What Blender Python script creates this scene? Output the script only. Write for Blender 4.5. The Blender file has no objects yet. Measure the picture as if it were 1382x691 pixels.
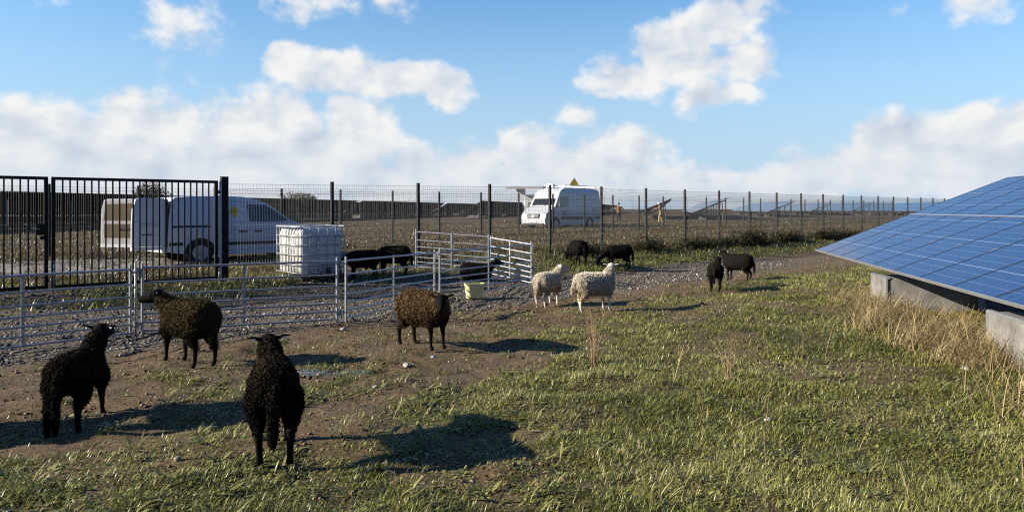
import bpy, bmesh, math, random
import numpy as np
from mathutils import Vector, Matrix

random.seed(7)
RNG = np.random.default_rng(11)
SC = bpy.context.scene
COL = SC.collection
PI = math.pi
F = 1000.0            # focal length in photo pixels (photo 1382 wide)
CX, HY, HC = 691.0, 282.0, 1.7   # principal column, horizon row, eye height


# ------------------------------------------------------------------ helpers
def tag(o, label=None, cat=None, group=None, kind=None):
    if label: o['label'] = label
    if cat: o['category'] = cat
    if group: o['group'] = group
    if kind: o['kind'] = kind
    return o


def thing(name, label, cat, loc=(0, 0, 0), rz=0.0, group=None):
    o = bpy.data.objects.new(name, None)
    o.empty_display_size = 0.2
    COL.objects.link(o)
    o.location = loc
    o.rotation_euler = (0, 0, rz)
    return tag(o, label, cat, group)


def copy_tree(o, parent=None):
    c = o.copy()
    COL.objects.link(c)
    c.parent = parent
    for ch in [x for x in bpy.data.objects if x.parent == o]:
        copy_tree(ch, c)
    return c


def link(name, me, m=None, parent=None, smooth=False):
    o = bpy.data.objects.new(name, me)
    COL.objects.link(o)
    if m is not None:
        me.materials.clear()
        me.materials.append(m)
    if parent is not None:
        o.parent = parent
    if smooth:
        me.polygons.foreach_set('use_smooth', np.ones(len(me.polygons), dtype=bool))
    return o


def np_mesh(name, verts, quads, attrs=None, smooth=False):
    """verts (n,3), quads (m,k) -> mesh"""
    me = bpy.data.meshes.new(name)
    verts = np.asarray(verts, dtype=np.float32)
    quads = np.asarray(quads, dtype=np.int32)
    k = quads.shape[1]
    me.vertices.add(len(verts))
    me.vertices.foreach_set('co', verts.ravel())
    me.loops.add(quads.size)
    me.loops.foreach_set('vertex_index', quads.ravel())
    me.polygons.add(len(quads))
    me.polygons.foreach_set('loop_start', np.arange(0, quads.size, k, dtype=np.int32))
    me.polygons.foreach_set('loop_total', np.full(len(quads), k, dtype=np.int32))
    if smooth:
        me.polygons.foreach_set('use_smooth', np.ones(len(quads), dtype=bool))
    me.update(calc_edges=True)
    for n, v in (attrs or {}).items():
        a = me.attributes.new(n, 'FLOAT', 'POINT')
        a.data.foreach_set('value', np.asarray(v, dtype=np.float32))
    return me


class MB:
    """collects boxes, bars, tubes and polygons; build() links them as one mesh object"""
    def __init__(self):
        self.v, self.f = [], []

    def add(self, vs, fs):
        b = len(self.v)
        self.v += [tuple(x) for x in vs]
        self.f += [tuple(b + i for i in f) for f in fs]
        return self

    def box(self, c, s, rot=None):
        x, y, z = s[0] / 2, s[1] / 2, s[2] / 2
        vs = [Vector((i * x, j * y, k * z)) for k in (-1, 1) for j in (-1, 1) for i in (-1, 1)]
        if rot is not None: vs = [rot @ q for q in vs]
        c = Vector(c)
        return self.add([q + c for q in vs], [(0, 2, 3, 1), (4, 5, 7, 6), (0, 1, 5, 4), (2, 6, 7, 3), (0, 4, 6, 2), (1, 3, 7, 5)])

    def bar(self, a, b, w, h, up=(0, 0, 1)):
        """rectangular bar from a to b"""
        a, b = Vector(a), Vector(b)
        t = (b - a).normalized()
        s = t.cross(Vector(up))
        if s.length < 1e-4: s = t.cross(Vector((1, 0, 0)))
        s.normalize()
        u = s.cross(t)
        vs = []
        for p in (a, b):
            for i, j in ((-1, -1), (1, -1), (1, 1), (-1, 1)):
                vs.append(p + s * (i * w / 2) + u * (j * h / 2))
        return self.add(vs, [(3, 2, 1, 0), (4, 5, 6, 7)] + [(i, (i + 1) % 4, 4 + (i + 1) % 4, 4 + i) for i in range(4)])

    def tube(self, pts, r, n=10, up=(0, 0, 1), caps=True):
        """swept tube; r: number, list of numbers or list of (side, up) pairs"""
        pts = [Vector(p) for p in pts]
        m = len(pts)
        rr = r if isinstance(r, (list, tuple)) else [r] * m
        vs, fs = [], []
        for i, p in enumerate(pts):
            t = (pts[min(i + 1, m - 1)] - pts[max(i - 1, 0)]).normalized()
            s = t.cross(Vector(up))
            if s.length < 1e-3: s = t.cross(Vector((1, 0, 0)))
            s.normalize()
            u = s.cross(t)
            ra, rb = rr[i] if isinstance(rr[i], (list, tuple)) else (rr[i], rr[i])
            for k in range(n):
                a = 2 * PI * k / n
                vs.append(p + s * (ra * math.cos(a)) + u * (rb * math.sin(a)))
        for i in range(m - 1):
            for k in range(n):
                k2 = (k + 1) % n
                fs.append((i * n + k, i * n + k2, (i + 1) * n + k2, (i + 1) * n + k))
        if caps:
            fs.append(tuple(reversed(range(n))))
            fs.append(tuple((m - 1) * n + k for k in range(n)))
        return self.add(vs, fs)

    def blob(self, c, r, nu=14, nv=8):
        """closed ellipsoid"""
        c = Vector(c)
        rx, ry, rz = r if isinstance(r, (list, tuple)) else (r, r, r)
        vs = [c + Vector((0, 0, -rz))]
        for j in range(1, nv):
            th = -PI / 2 + PI * j / nv
            for i in range(nu):
                ph = 2 * PI * i / nu
                vs.append(c + Vector((rx * math.cos(th) * math.cos(ph), ry * math.cos(th) * math.sin(ph), rz * math.sin(th))))
        vs.append(c + Vector((0, 0, rz)))
        fs = [(0, 1 + (i + 1) % nu, 1 + i) for i in range(nu)]
        for j in range(nv - 2):
            for i in range(nu):
                a = 1 + j * nu + i
                b = 1 + j * nu + (i + 1) % nu
                fs.append((a, b, b + nu, a + nu))
        top = len(vs) - 1
        o = 1 + (nv - 2) * nu
        fs += [(o + i, o + (i + 1) % nu, top) for i in range(nu)]
        return self.add(vs, fs)

    def prism(self, poly, a, b, axis='y'):
        """polygon extruded from a to b along an axis; poly in the other two axes"""
        def P(q, t):
            if axis == 'y': return (q[0], t, q[1])
            if axis == 'x': return (t, q[0], q[1])
            return (q[0], q[1], t)
        n = len(poly)
        vs = [P(q, a) for q in poly] + [P(q, b) for q in poly]
        fs = [tuple(range(n)), tuple(reversed(range(n, 2 * n)))]
        fs += [((i + 1) % n, i, n + i, n + (i + 1) % n) for i in range(n)]
        return self.add(vs, fs)

    def mesh(self, name):
        me = bpy.data.meshes.new(name)
        me.from_pydata(self.v, [], self.f)
        bm = bmesh.new()
        bm.from_mesh(me)
        bmesh.ops.recalc_face_normals(bm, faces=bm.faces)
        bm.to_mesh(me)
        bm.free()
        return me

    def build(self, name, m, parent=None, smooth=False, bevel=0.0, seg=2, sharp=None):
        me = self.mesh(name)
        if bevel:
            bm = bmesh.new()
            bm.from_mesh(me)
            bmesh.ops.bevel(bm, geom=[e for e in bm.edges if e.calc_face_angle(0) > 0.5], offset=bevel, segments=seg, affect='EDGES', profile=0.5, clamp_overlap=True)
            bm.to_mesh(me)
            bm.free()
        o = link(name, me, m, parent, smooth)
        if smooth and sharp:
            me.set_sharp_from_angle(angle=math.radians(sharp))
        return o


def remeshed(mb, voxel, smooth_it=6, factor=0.5):
    """one continuous surface from the overlapping closed pieces in mb"""
    me = mb.mesh('tmp')
    o = bpy.data.objects.new('tmp', me)
    COL.objects.link(o)
    r = o.modifiers.new('r', 'REMESH')
    r.mode = 'VOXEL'
    r.voxel_size = voxel
    r.use_smooth_shade = True
    s = o.modifiers.new('s', 'SMOOTH')
    s.iterations = smooth_it
    s.factor = factor
    dg = bpy.context.evaluated_depsgraph_get()
    res = bpy.data.meshes.new_from_object(o.evaluated_get(dg), depsgraph=dg)
    bpy.data.objects.remove(o)
    bpy.data.meshes.remove(me)
    res.polygons.foreach_set('use_smooth', np.ones(len(res.polygons), dtype=bool))
    return res


# ------------------------------------------------------------------ noise and terrain
def _h(ix, iy, seed):
    n = (ix.astype(np.int64) * 374761393 + iy.astype(np.int64) * 668265263 + seed * 974634777) & 0xFFFFFFFF
    n = ((n ^ (n >> 13)) * 1274126177) & 0xFFFFFFFF
    n = (n ^ (n >> 16)) & 0xFFFFFF
    return n / float(0xFFFFFF)


def vnoise(x, y, seed=0):
    x = np.asarray(x, dtype=float); y = np.asarray(y, dtype=float)
    ix, iy = np.floor(x), np.floor(y)
    fx, fy = x - ix, y - iy
    fx = fx * fx * (3 - 2 * fx); fy = fy * fy * (3 - 2 * fy)
    a = _h(ix, iy, seed); b = _h(ix + 1, iy, seed); c = _h(ix, iy + 1, seed); d = _h(ix + 1, iy + 1, seed)
    return (a * (1 - fx) + b * fx) * (1 - fy) + (c * (1 - fx) + d * fx) * fy


def fbm(x, y, seed=0, o=4):
    s, a, t = 0.0, 0.5, 0.0
    for k in range(o):
        s = s + a * vnoise(x * 2 ** k + 17.3 * k, y * 2 ** k - 9.1 * k, seed + k)
        t += a; a *= 0.5
    return s / t


def sst(a, b, x):
    t = np.clip((np.asarray(x, dtype=float) - a) / (b - a), 0, 1)
    return t * t * (3 - 2 * t)


def pline(x, y):
    return x - 1.008 * y


def gz(x, y):
    x = np.asarray(x, dtype=float); y = np.asarray(y, dtype=float)
    p = pline(x, y)
    b = np.interp(-p, [16.3, 18.25, 20.8, 23, 26], [0, .11, .32, .45, .5])
    b = b * (.55 + .5 * sst(-6, 1, x))
    far = 1 - sst(35, 70, np.hypot(x, y))
    n = (fbm(x * .55, y * .55, 3) - .5) * .11 + (fbm(x * 2.3, y * 2.3, 5, 3) - .5) * .085
    hoof = (vnoise(x * 9, y * 9, 8) - .5) * .016 * sst(-14.2, -12.8, p)
    return b + (n + hoof) * far


def G(x, y):
    return float(gz(x, y))


def masks(x, y):
    """grass cover, gravel, dry (straw coloured) - each 0..1"""
    x = np.asarray(x, dtype=float); y = np.asarray(y, dtype=float)
    p = pline(x, y)
    n1 = fbm(x * .45, y * .45, 21) - .5
    n2 = fbm(x * 1.5, y * 1.5, 31)
    n3 = fbm(x * 5.0, y * 5.0, 41, 3)
    r = sst(-.5, 2.0, x)
    pw = p + 1.6 * n1 + .5 * (n2 - .5)
    # gravel pad: the pen on the left, a stony strip on the right
    grav = sst(-13.0, -13.9, pw) * np.where(p < -17.2 - .0 * x, 1 - r * sst(-16.6, -17.8, pw), 1)
    grav = grav * (1 - sst(-22.0, -23.0, p)) * (1 - .75 * sst(7, 10.5, x))
    # left verge below the gate and round the tank
    verge_l = (1 - r) * sst(-18.6, -20.2, pw + 1.5 * (n3 - .5))
    bnd = -8.4 - 3.3 * sst(0.2, 4.0, x)
    bnd = bnd - .9 * (1 - sst(0.2, 4.0, x))
    base = sst(bnd - 1.4, bnd + 1.3, p + 1.8 * n1)
    cov = base * np.maximum(sst(.40, .56, n2 + .25 * (n3 - .5) + .10 * sst(-7.5, -4.5, p)), .9 * sst(.4, 2.2, x) + .62 * sst(-8.2, -5.5, p) * (1 - sst(.4, 2.2, x)))
    cov = np.maximum(cov, .75 * sst(.54, .66, n2) * sst(-12.8, -11, p))
    cov = np.maximum(cov, .16 * sst(.40, .55, n3) * sst(-13.2, -11.5, p))
    strip = r * sst(-16.6, -17.6, pw) * (1 - sst(-21.5, -23, p))
    cov = np.maximum(cov, strip)
    cov = np.maximum(cov, verge_l * .8 * sst(.4, .55, n2))
    beyond = sst(-21.3, -22.5, p)
    cov = np.maximum(cov, beyond * sst(.32, .5, n2 + .15))
    # the right hand patches of bare soil
    bare = sst(.53, .64, fbm(x * .8 + 40, y * .8, 51)) * .75
    cov = cov * (1 - bare * (1 - beyond) * (1 - strip))
    grav = grav * (1 - .75 * cov)
    dry = np.clip(beyond * (.78 + .6 * (n2 - .3)), 0, 1)
    dry = np.maximum(dry, .75 * np.exp(-((p + 21.0) / 1.3) ** 2) * r)
    return np.clip(cov, 0, 1), np.clip(grav, 0, 1), np.clip(dry, 0, 1)


# ------------------------------------------------------------------ materials
def mat(name, col, rough=.6, metal=0.0, var=.12, nscale=8.0, bump=0.0, bscale=60.0, spec=.5, coat=0.0, coords='Object'):
    m = bpy.data.materials.new(name)
    m.use_nodes = True
    nt = m.node_tree
    b = nt.nodes['Principled BSDF']
    b.inputs['Roughness'].default_value = rough
    b.inputs['Metallic'].default_value = metal
    b.inputs['Specular IOR Level'].default_value = spec
    b.inputs['Coat Weight'].default_value = coat
    b.inputs['Coat Roughness'].default_value = .08
    tc = nt.nodes.new('ShaderNodeTexCoord')
    n = nt.nodes.new('ShaderNodeTexNoise')
    n.inputs['Scale'].default_value = nscale
    n.inputs['Detail'].default_value = 5
    nt.links.new(tc.outputs[coords], n.inputs['Vector'])
    mr = nt.nodes.new('ShaderNodeMapRange')
    mr.inputs['From Min'].default_value = .3
    mr.inputs['From Max'].default_value = .7
    mr.inputs['To Min'].default_value = 1 - var
    mr.inputs['To Max'].default_value = 1 + var
    nt.links.new(n.outputs['Fac'], mr.inputs['Value'])
    mx = nt.nodes.new('ShaderNodeMix')
    mx.data_type = 'RGBA'
    mx.blend_type = 'MULTIPLY'
    mx.inputs['Factor'].default_value = 1
    mx.inputs['A'].default_value = (*col, 1)
    nt.links.new(mr.outputs['Result'], mx.inputs['B'])
    nt.links.new(mx.outputs['Result'], b.inputs['Base Color'])
    if bump:
        n2 = nt.nodes.new('ShaderNodeTexNoise')
        n2.inputs['Scale'].default_value = bscale
        n2.inputs['Detail'].default_value = 4
        nt.links.new(tc.outputs[coords], n2.inputs['Vector'])
        bp = nt.nodes.new('ShaderNodeBump')
        bp.inputs['Strength'].default_value = bump
        bp.inputs['Distance'].default_value = .02
        nt.links.new(n2.outputs['Fac'], bp.inputs['Height'])
        nt.links.new(bp.outputs['Normal'], b.inputs['Normal'])
    return m


def ramp(nt, pts, src):
    r = nt.nodes.new('ShaderNodeValToRGB')
    e = r.color_ramp.elements
    while len(e) < len(pts): e.new(.5)
    for k, (p, c) in enumerate(pts):
        e[k].position = p
        e[k].color = (*c, 1) if len(c) == 3 else c
    nt.links.new(src, r.inputs['Fac'])
    return r.outputs['Color']


def attr(nt, name):
    a = nt.nodes.new('ShaderNodeAttribute')
    a.attribute_name = name
    return a.outputs['Fac']


def mixc(nt, fac, a, b, mode='MIX'):
    mx = nt.nodes.new('ShaderNodeMix')
    mx.data_type = 'RGBA'
    mx.blend_type = mode
    for key, v in (('Factor', fac), ('A', a), ('B', b)):
        if isinstance(v, (int, float)): mx.inputs[key].default_value = v
        elif isinstance(v, tuple): mx.inputs[key].default_value = (*v, 1)
        else: nt.links.new(v, mx.inputs[key])
    return mx.outputs['Result']


def mth(nt, op, a, b=None, c=None, clamp=False):
    n = nt.nodes.new('ShaderNodeMath')
    n.operation = op
    n.use_clamp = clamp
    for i, v in enumerate((a, b, c)):
        if v is None: continue
        if isinstance(v, (int, float)): n.inputs[i].default_value = v
        else: nt.links.new(v, n.inputs[i])
    return n.outputs[0]


def tinted(name, pts, dry_pts=None, rough=.6, trans=.25, spec=.25):
    """leaf-like material, colour picked by the 'tint' attribute (and 'dry')"""
    m = bpy.data.materials.new(name)
    m.use_nodes = True
    nt = m.node_tree
    b = nt.nodes['Principled BSDF']
    b.inputs['Roughness'].default_value = rough
    b.inputs['Specular IOR Level'].default_value = spec
    c = ramp(nt, pts, attr(nt, 'tint'))
    if dry_pts:
        c = mixc(nt, attr(nt, 'dry'), c, ramp(nt, dry_pts, attr(nt, 'tint')))
    nt.links.new(c, b.inputs['Base Color'])
    if trans:
        tr = nt.nodes.new('ShaderNodeBsdfTranslucent')
        nt.links.new(c, tr.inputs['Color'])
        ms = nt.nodes.new('ShaderNodeMixShader')
        ms.inputs[0].default_value = trans
        nt.links.new(b.outputs[0], ms.inputs[1])
        nt.links.new(tr.outputs[0], ms.inputs[2])
        nt.links.new(ms.outputs[0], nt.nodes['Material Output'].inputs['Surface'])
    return m


M = {}
M['galv'] = mat('galvanised', (.36, .38, .40), .45, .6, .15, 25)
M['dark_steel'] = mat('dark_steel', (.013, .012, .011), .65, 0, .2, 20, spec=.15)
M['post_grey'] = mat('post_grey', (.026, .027, .028), .7, .0, .15, 20, spec=.15)
M['wire'] = mat('wire_grey', (.06, .063, .066), .5, .0, .1, 10)
M['white_paint'] = mat('white_paint', (.56, .58, .60), .32, 0, .05, 3, coat=.4)
M['dirty_white'] = mat('dirty_white', (.68, .68, .66), .5, 0, .10, 4)
M['black_plastic'] = mat('black_plastic', (.018, .018, .02), .5, 0, .2, 12)
M['rubber'] = mat('rubber', (.02, .02, .02), .8, 0, .2, 15)
M['rim'] = mat('wheel_rim', (.35, .36, .37), .4, .6, .1, 10)
M['glass_dark'] = mat('tinted_glass', (.012, .016, .018), .06, 0, .05, 3, spec=.8)
M['lamp_glass'] = mat('lamp_glass', (.55, .57, .58), .1, .3, .15, 20)
M['red_lamp'] = mat('red_lamp', (.35, .02, .02), .2, 0, .1, 10)
M['yellow'] = mat('yellow_sign', (.72, .48, .03), .5, 0, .08, 10)
M['board_brown'] = mat('brown_board', (.075, .052, .018), .75, 0, .2, 6)
M['grey_trim'] = mat('grey_trim', (.36, .35, .33), .6, 0, .15, 5)
M['concrete'] = mat('concrete', (.19, .18, .165), .9, 0, .4, 3, bump=.25, bscale=40)
M['pail'] = mat('pail_plastic', (.72, .66, .34), .45, 0, .12, 9)
M['tank'] = mat('tank_plastic', (.58, .58, .54), .4, 0, .05, 5)
M['alu'] = mat('aluminium', (.62, .63, .65), .35, .8, .08, 12)
M['underside'] = mat('module_back', (.035, .036, .038), .5, 0, .15, 5)
M['rust_wood'] = mat('pallet_wood', (.20, .14, .09), .85, 0, .25, 12)
M['stone_white'] = mat('pale_stone', (.40, .38, .34), .85, 0, .3, 14, bump=.3, bscale=50)
M['eye'] = mat('eye', (.02, .015, .01), .1, 0, .1, 10, spec=.8)
M['ear_tag'] = mat('ear_tag', (.75, .74, .66), .5, 0, .05, 10)
M['skin'] = mat('person_skin', (.38, .22, .15), .6, 0, .1, 10)
M['hair'] = mat('person_hair', (.02, .016, .013), .7, 0, .2, 30)
M['orange'] = mat('orange_jacket', (.27, .13, .045), .8, 0, .15, 6)
M['amber'] = mat('amber_jacket', (.32, .20, .07), .8, 0, .15, 6)
M['straw_trousers'] = mat('yellow_trousers', (.42, .32, .12), .8, 0, .15, 6)
M['navy'] = mat('dark_trousers', (.02, .022, .028), .8, 0, .15, 6)
M['helmet'] = mat('helmet_white', (.82, .82, .80), .35, 0, .03, 6)
M['boots'] = mat('boots', (.03, .025, .02), .7, 0, .2, 20)
M['bark'] = mat('bark', (.12, .09, .06), .9, 0, .25, 12, bump=.4)

# ------------------------------------------------------------------ ground
def axis_coords(lo, hi, fine_lo, fine_hi, step, grow):
    mid = list(np.arange(fine_lo, fine_hi, step))
    a, s = [], step
    v = fine_lo
    while v > lo:
        s *= grow; v -= s; a.append(v)
    b, s = [], step
    v = mid[-1]
    while v < hi:
        s *= grow; v += s; b.append(v)
    return np.array(a[::-1] + mid + b)


gxs = axis_coords(-3500, 3500, -7.5, 8.0, .06, 1.04)
gys = axis_coords(-400, 3500, 3.2, 13.0, .06, 1.04)
GX, GY = np.meshgrid(gxs, gys)
GZ = gz(GX, GY)
cov, grav, dry = masks(GX, GY)
GZ = GZ + (1 - cov) * (1 - grav) * (fbm(GX * 7, GY * 7, 71, 3) - .5) * .035 * (1 - sst(20, 40, np.hypot(GX, GY)))
# two shallow wet hollows
PUDDLES = [(-2.0, 7.75, .60, .20), (-3.15, 4.22, .42, .16)]
for (px, py, pr, pq) in PUDDLES:
    GZ = GZ - .035 * np.exp(-(((GX - px) / pr) ** 2 + ((GY - py) / pq) ** 2))
nx, ny = len(gxs), len(gys)
idx = np.arange(nx * ny).reshape(ny, nx)
q = np.stack([idx[:-1, :-1], idx[:-1, 1:], idx[1:, 1:], idx[1:, :-1]], -1).reshape(-1, 4)
me = np_mesh('ground', np.stack([GX, GY, GZ], -1).reshape(-1, 3), q, {'cover': cov.ravel(), 'gravel': grav.ravel(), 'dry': dry.ravel()}, True)


def ground_material():
    m = bpy.data.materials.new('soil_and_turf')
    m.use_nodes = True
    nt = m.node_tree
    b = nt.nodes['Principled BSDF']
    b.inputs['Roughness'].default_value = .95
    b.inputs['Specular IOR Level'].default_value = .15
    tc = nt.nodes.new('ShaderNodeTexCoord').outputs['Object']

    def noise(s, d=6, r=.6):
        n = nt.nodes.new('ShaderNodeTexNoise')
        n.inputs['Scale'].default_value = s
        n.inputs['Detail'].default_value = d
        n.inputs['Roughness'].default_value = r
        nt.links.new(tc, n.inputs['Vector'])
        return n.outputs['Fac']
    n1, n2, n3 = noise(.9), noise(6), noise(34, 5, .7)
    soil = ramp(nt, [(.30, (.055, .036, .020)), (.45, (.125, .083, .046)), (.58, (.19, .130, .075)), (.72, (.26, .19, .12))], mth(nt, 'ADD', mth(nt, 'MULTIPLY', n2, .45), mth(nt, 'MULTIPLY', n3, .55)))
    soil = mixc(nt, ramp(nt, [(.42, (0, 0, 0)), (.62, (.55, .55, .55))], n1), soil, (.13, .105, .075))
    turf = ramp(nt, [(.35, (.040, .037, .015)), (.5, (.085, .078, .030)), (.65, (.14, .12, .05))], n3)
    drygr = ramp(nt, [(.35, (.05, .036, .019)), (.5, (.095, .068, .037)), (.65, (.15, .11, .062))], mth(nt, 'ADD', mth(nt, 'MULTIPLY', n2, .5), mth(nt, 'MULTIPLY', n3, .5)))
    vor = nt.nodes.new('ShaderNodeTexVoronoi')
    vor.inputs['Scale'].default_value = 22
    nt.links.new(tc, vor.inputs['Vector'])
    gr = ramp(nt, [(.0, (.055, .048, .038)), (.3, (.12, .105, .085)), (.75, (.20, .18, .15)), (1, (.32, .29, .25))], vor.outputs['Color'])
    gr = mixc(nt, ramp(nt, [(.35, (0, 0, 0)), (.55, (.8, .8, .8))], n2), gr, (.10, .08, .058))
    c = mixc(nt, mth(nt, 'MULTIPLY', attr(nt, 'cover'), .85), soil, mixc(nt, attr(nt, 'dry'), turf, drygr))
    edge = mth(nt, 'MULTIPLY_ADD', mth(nt, 'SUBTRACT', n2, .5), 1.2, attr(nt, 'gravel'), True)
    c = mixc(nt, edge, c, gr)
    nt.links.new(c, b.inputs['Base Color'])
    h = mth(nt, 'ADD', mth(nt, 'MULTIPLY', n3, .55), mth(nt, 'MULTIPLY', noise(120, 3, .7), .25))
    h = mth(nt, 'MULTIPLY_ADD', mth(nt, 'MULTIPLY', vor.outputs['Distance'], attr(nt, 'gravel')), -.8, h)
    hoof = nt.nodes.new('ShaderNodeTexVoronoi')
    hoof.inputs['Scale'].default_value = 9
    hoof.inputs['Randomness'].default_value = 1
    nt.links.new(tc, hoof.inputs['Vector'])
    dent = ramp(nt, [(.0, (0, 0, 0)), (.22, (.15, .15, .15)), (.34, (1, 1, 1)), (.5, (.75, .75, .75))], hoof.outputs['Distance'])
    h = mth(nt, 'MULTIPLY_ADD', mth(nt, 'MULTIPLY', dent, mth(nt, 'SUBTRACT', 1, attr(nt, 'gravel'))), .45, h)
    bp = nt.nodes.new('ShaderNodeBump')
    bp.inputs['Strength'].default_value = 1.0
    bp.inputs['Distance'].default_value = .045
    nt.links.new(h, bp.inputs['Height'])
    nt.links.new(bp.outputs['Normal'], b.inputs['Normal'])
    return m


tag(link('ground', me, ground_material()), kind='structure')

# the puddles: small water sheets lying in their hollows
wm = bpy.data.materials.new('muddy_water')
wm.use_nodes = True
wb = wm.node_tree.nodes['Principled BSDF']
wb.inputs['Base Color'].default_value = (.05, .042, .03, 1)
wb.inputs['Roughness'].default_value = .08
for (px, py, pr, pq) in PUDDLES:
    n = 40
    vs = [(0, 0, 0)]
    for k in range(n):
        a = 2 * PI * k / n
        rr = .75 + .35 * float(fbm(np.cos(a) * 1.5 + px, np.sin(a) * 1.5 + py, 91))
        vs.append((pr * rr * math.cos(a), pq * rr * math.sin(a), 0))
    me = bpy.data.meshes.new('puddle')
    me.from_pydata(vs, [], [(0, 1 + k, 1 + (k + 1) % n) for k in range(n)])
    o = link('puddle', me, wm)
    o.location = (px, py, G(px, py) - .018)
    tag(o, kind='structure')

# the gravel track that comes through the gate and runs off between the two fences
trk_v, trk_q = [], []
pu = np.arange(-36, 14, .4)          # along the fences
pv = np.linspace(0, 1, 16)
for s in pu:
    for t in pv:
        e0 = -25.0 + .5 * (float(vnoise(s * .4, 3.3, 5)) - .5)
        e1 = -33.2 + .7 * (float(vnoise(s * .3, 7.7, 6)) - .5)
        if s > 6:                                       # the track narrows away into the verge
            k = (s - 6) / 8
            e0 -= 3.2 * k; e1 += 3.2 * k
        p = e0 + (e1 - e0) * t
        x = (s + p) / 2.0
        y = (s - p) / 2.016
        trk_v.append((x, y, G(x, y) + .03))
nv = len(pv)
for i in range(len(pu) - 1):
    for j in range(nv - 1):
        a = i * nv + j
        trk_q.append((a, a + nv, a + nv + 1, a + 1))
tag(link('track', np_mesh('track', trk_v, trk_q, None, True), mat('track_grit', (.20, .19, .18), .95, 0, .25, 3, bump=.6, bscale=30)), kind='structure')


# ------------------------------------------------------------------ ground cover
def strips(P, az, pitch, bend, L, W, prof):
    """curved blades: root points P (n,3), heading az, first pitch, total bend, length, width, width profile"""
    n, k = len(P), len(prof)
    ca, sa = np.cos(az), np.sin(az)
    side = np.stack([-sa, ca, np.zeros(n)], -1)
    c = P.copy()
    out = np.empty((n, k, 2, 3))
    for j in range(k):
        w = (W * prof[j] * .5)[:, None]
        out[:, j, 0] = c - side * w
        out[:, j, 1] = c + side * w
        if j < k - 1:
            pt = pitch - bend * (j + .5) / (k - 1)
            st = (L / (k - 1))[:, None]
            c = c + st * np.stack([ca * np.cos(pt), sa * np.cos(pt), np.sin(pt)], -1)
    b = (np.arange(n) * 2 * k)[:, None, None]
    j = np.arange(k - 1)[None, :, None] * 2
    q = b + j + np.array([0, 1, 3, 2])[None, None, :]
    return out.reshape(-1, 3), q.reshape(-1, 4), 2 * k


def blade_mesh(name, batches):
    V, Q, T, D = [], [], [], []
    o = 0
    for (v, q, per, tint, dr) in batches:
        V.append(v); Q.append(q + o); o += len(v)
        T.append(np.repeat(tint, per)); D.append(np.repeat(dr, per))
    return np_mesh(name, np.concatenate(V), np.concatenate(Q), {'tint': np.concatenate(T), 'dry': np.concatenate(D)})


def scatter(n, y0, y1, extra=1.5, power=1.0, x0=None, x1=None):
    """points in the view wedge (plus a margin), denser near the camera"""
    t = RNG.random(n)
    y = y0 * (y1 / y0) ** t if power == 0 else (y0 ** power + t * (y1 ** power - y0 ** power)) ** (1 / power)
    lo, hi = -.70 * y - extra, .70 * y + extra
    x = lo + (hi - lo) * RNG.random(n)
    return x, y


def roots(x, y):
    return np.stack([x, y, gz(x, y) - .004], -1)


B = []
# short grazed turf
x, y = scatter(900000, 3.6, 24, 1.2, .30)
c, g, d = masks(x, y)
clump = fbm(x * 3.2, y * 3.2, 61, 3)
keep = RNG.random(len(x)) < c * (.30 + 1.1 * sst(.35, .6, clump)) + .03 * (1 - g)
x, y, c, d, clump = x[keep], y[keep], c[keep], d[keep], clump[keep]
n = len(x)
sc = 1 + np.maximum(0, y - 5) * .09
L = (.022 + .036 * RNG.random(n) + .035 * sst(.5, .7, clump) * RNG.random(n)) * (.8 + .4 * c) * (1 + np.maximum(0, y - 8) * .04)
W = (.0032 + .0036 * RNG.random(n)) * sc
v, q, per = strips(roots(x, y), RNG.random(n) * 2 * PI, .5 + 1.0 * RNG.random(n), .3 + 1.1 * RNG.random(n), L, W, (.7, 1, .7, .1))
lum = np.clip(.18 + .55 * RNG.random(n) + .9 * (fbm(x * 1.1, y * 1.1, 63) - .5) + .25 * (clump - .5), 0, 1)
B.append((v, q, per, lum, np.clip(d + (RNG.random(n) < .10) * .85, 0, 1)))
# small broad leaves (clover, plantain) woven into the turf
x, y = scatter(260000, 3.6, 16, 1.2, .25)
c, g, d = masks(x, y)
cl2 = fbm(x * 1.3 + 9, y * 1.3, 66, 4)
keep = RNG.random(len(x)) < c * sst(.42, .6, cl2) * .9 + .01 * (1 - g)
x, y = x[keep], y[keep]
n = len(x)
v, q, per = strips(roots(x, y) + np.array([0, 0, .008]), RNG.random(n) * 2 * PI, .1 + .9 * RNG.random(n), .2 + 1.0 * RNG.random(n), .014 + .030 * RNG.random(n), (.006 + .011 * RNG.random(n)) * (1 + np.maximum(0, y - 6) * .03), (.35, 1, .95, .15))
B.append((v, q, per, np.clip(.25 + .6 * RNG.random(n), 0, 1), (RNG.random(n) < .06) * .7))
grass_pts = [(.0, (.046, .052, .012)), (.3, (.135, .146, .030)), (.6, (.245, .248, .060)), (.85, (.36, .345, .115)), (1, (.48, .455, .22))]
dry_pts = [(.0, (.060, .042, .020)), (.4, (.115, .080, .038)), (.75, (.19, .138, .07)), (1, (.32, .25, .14))]
grass_mat = tinted('turf_blades', grass_pts, dry_pts, .42, .22, .5)
tag(link('grass', blade_mesh('grass', B), grass_mat), kind='stuff')

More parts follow.
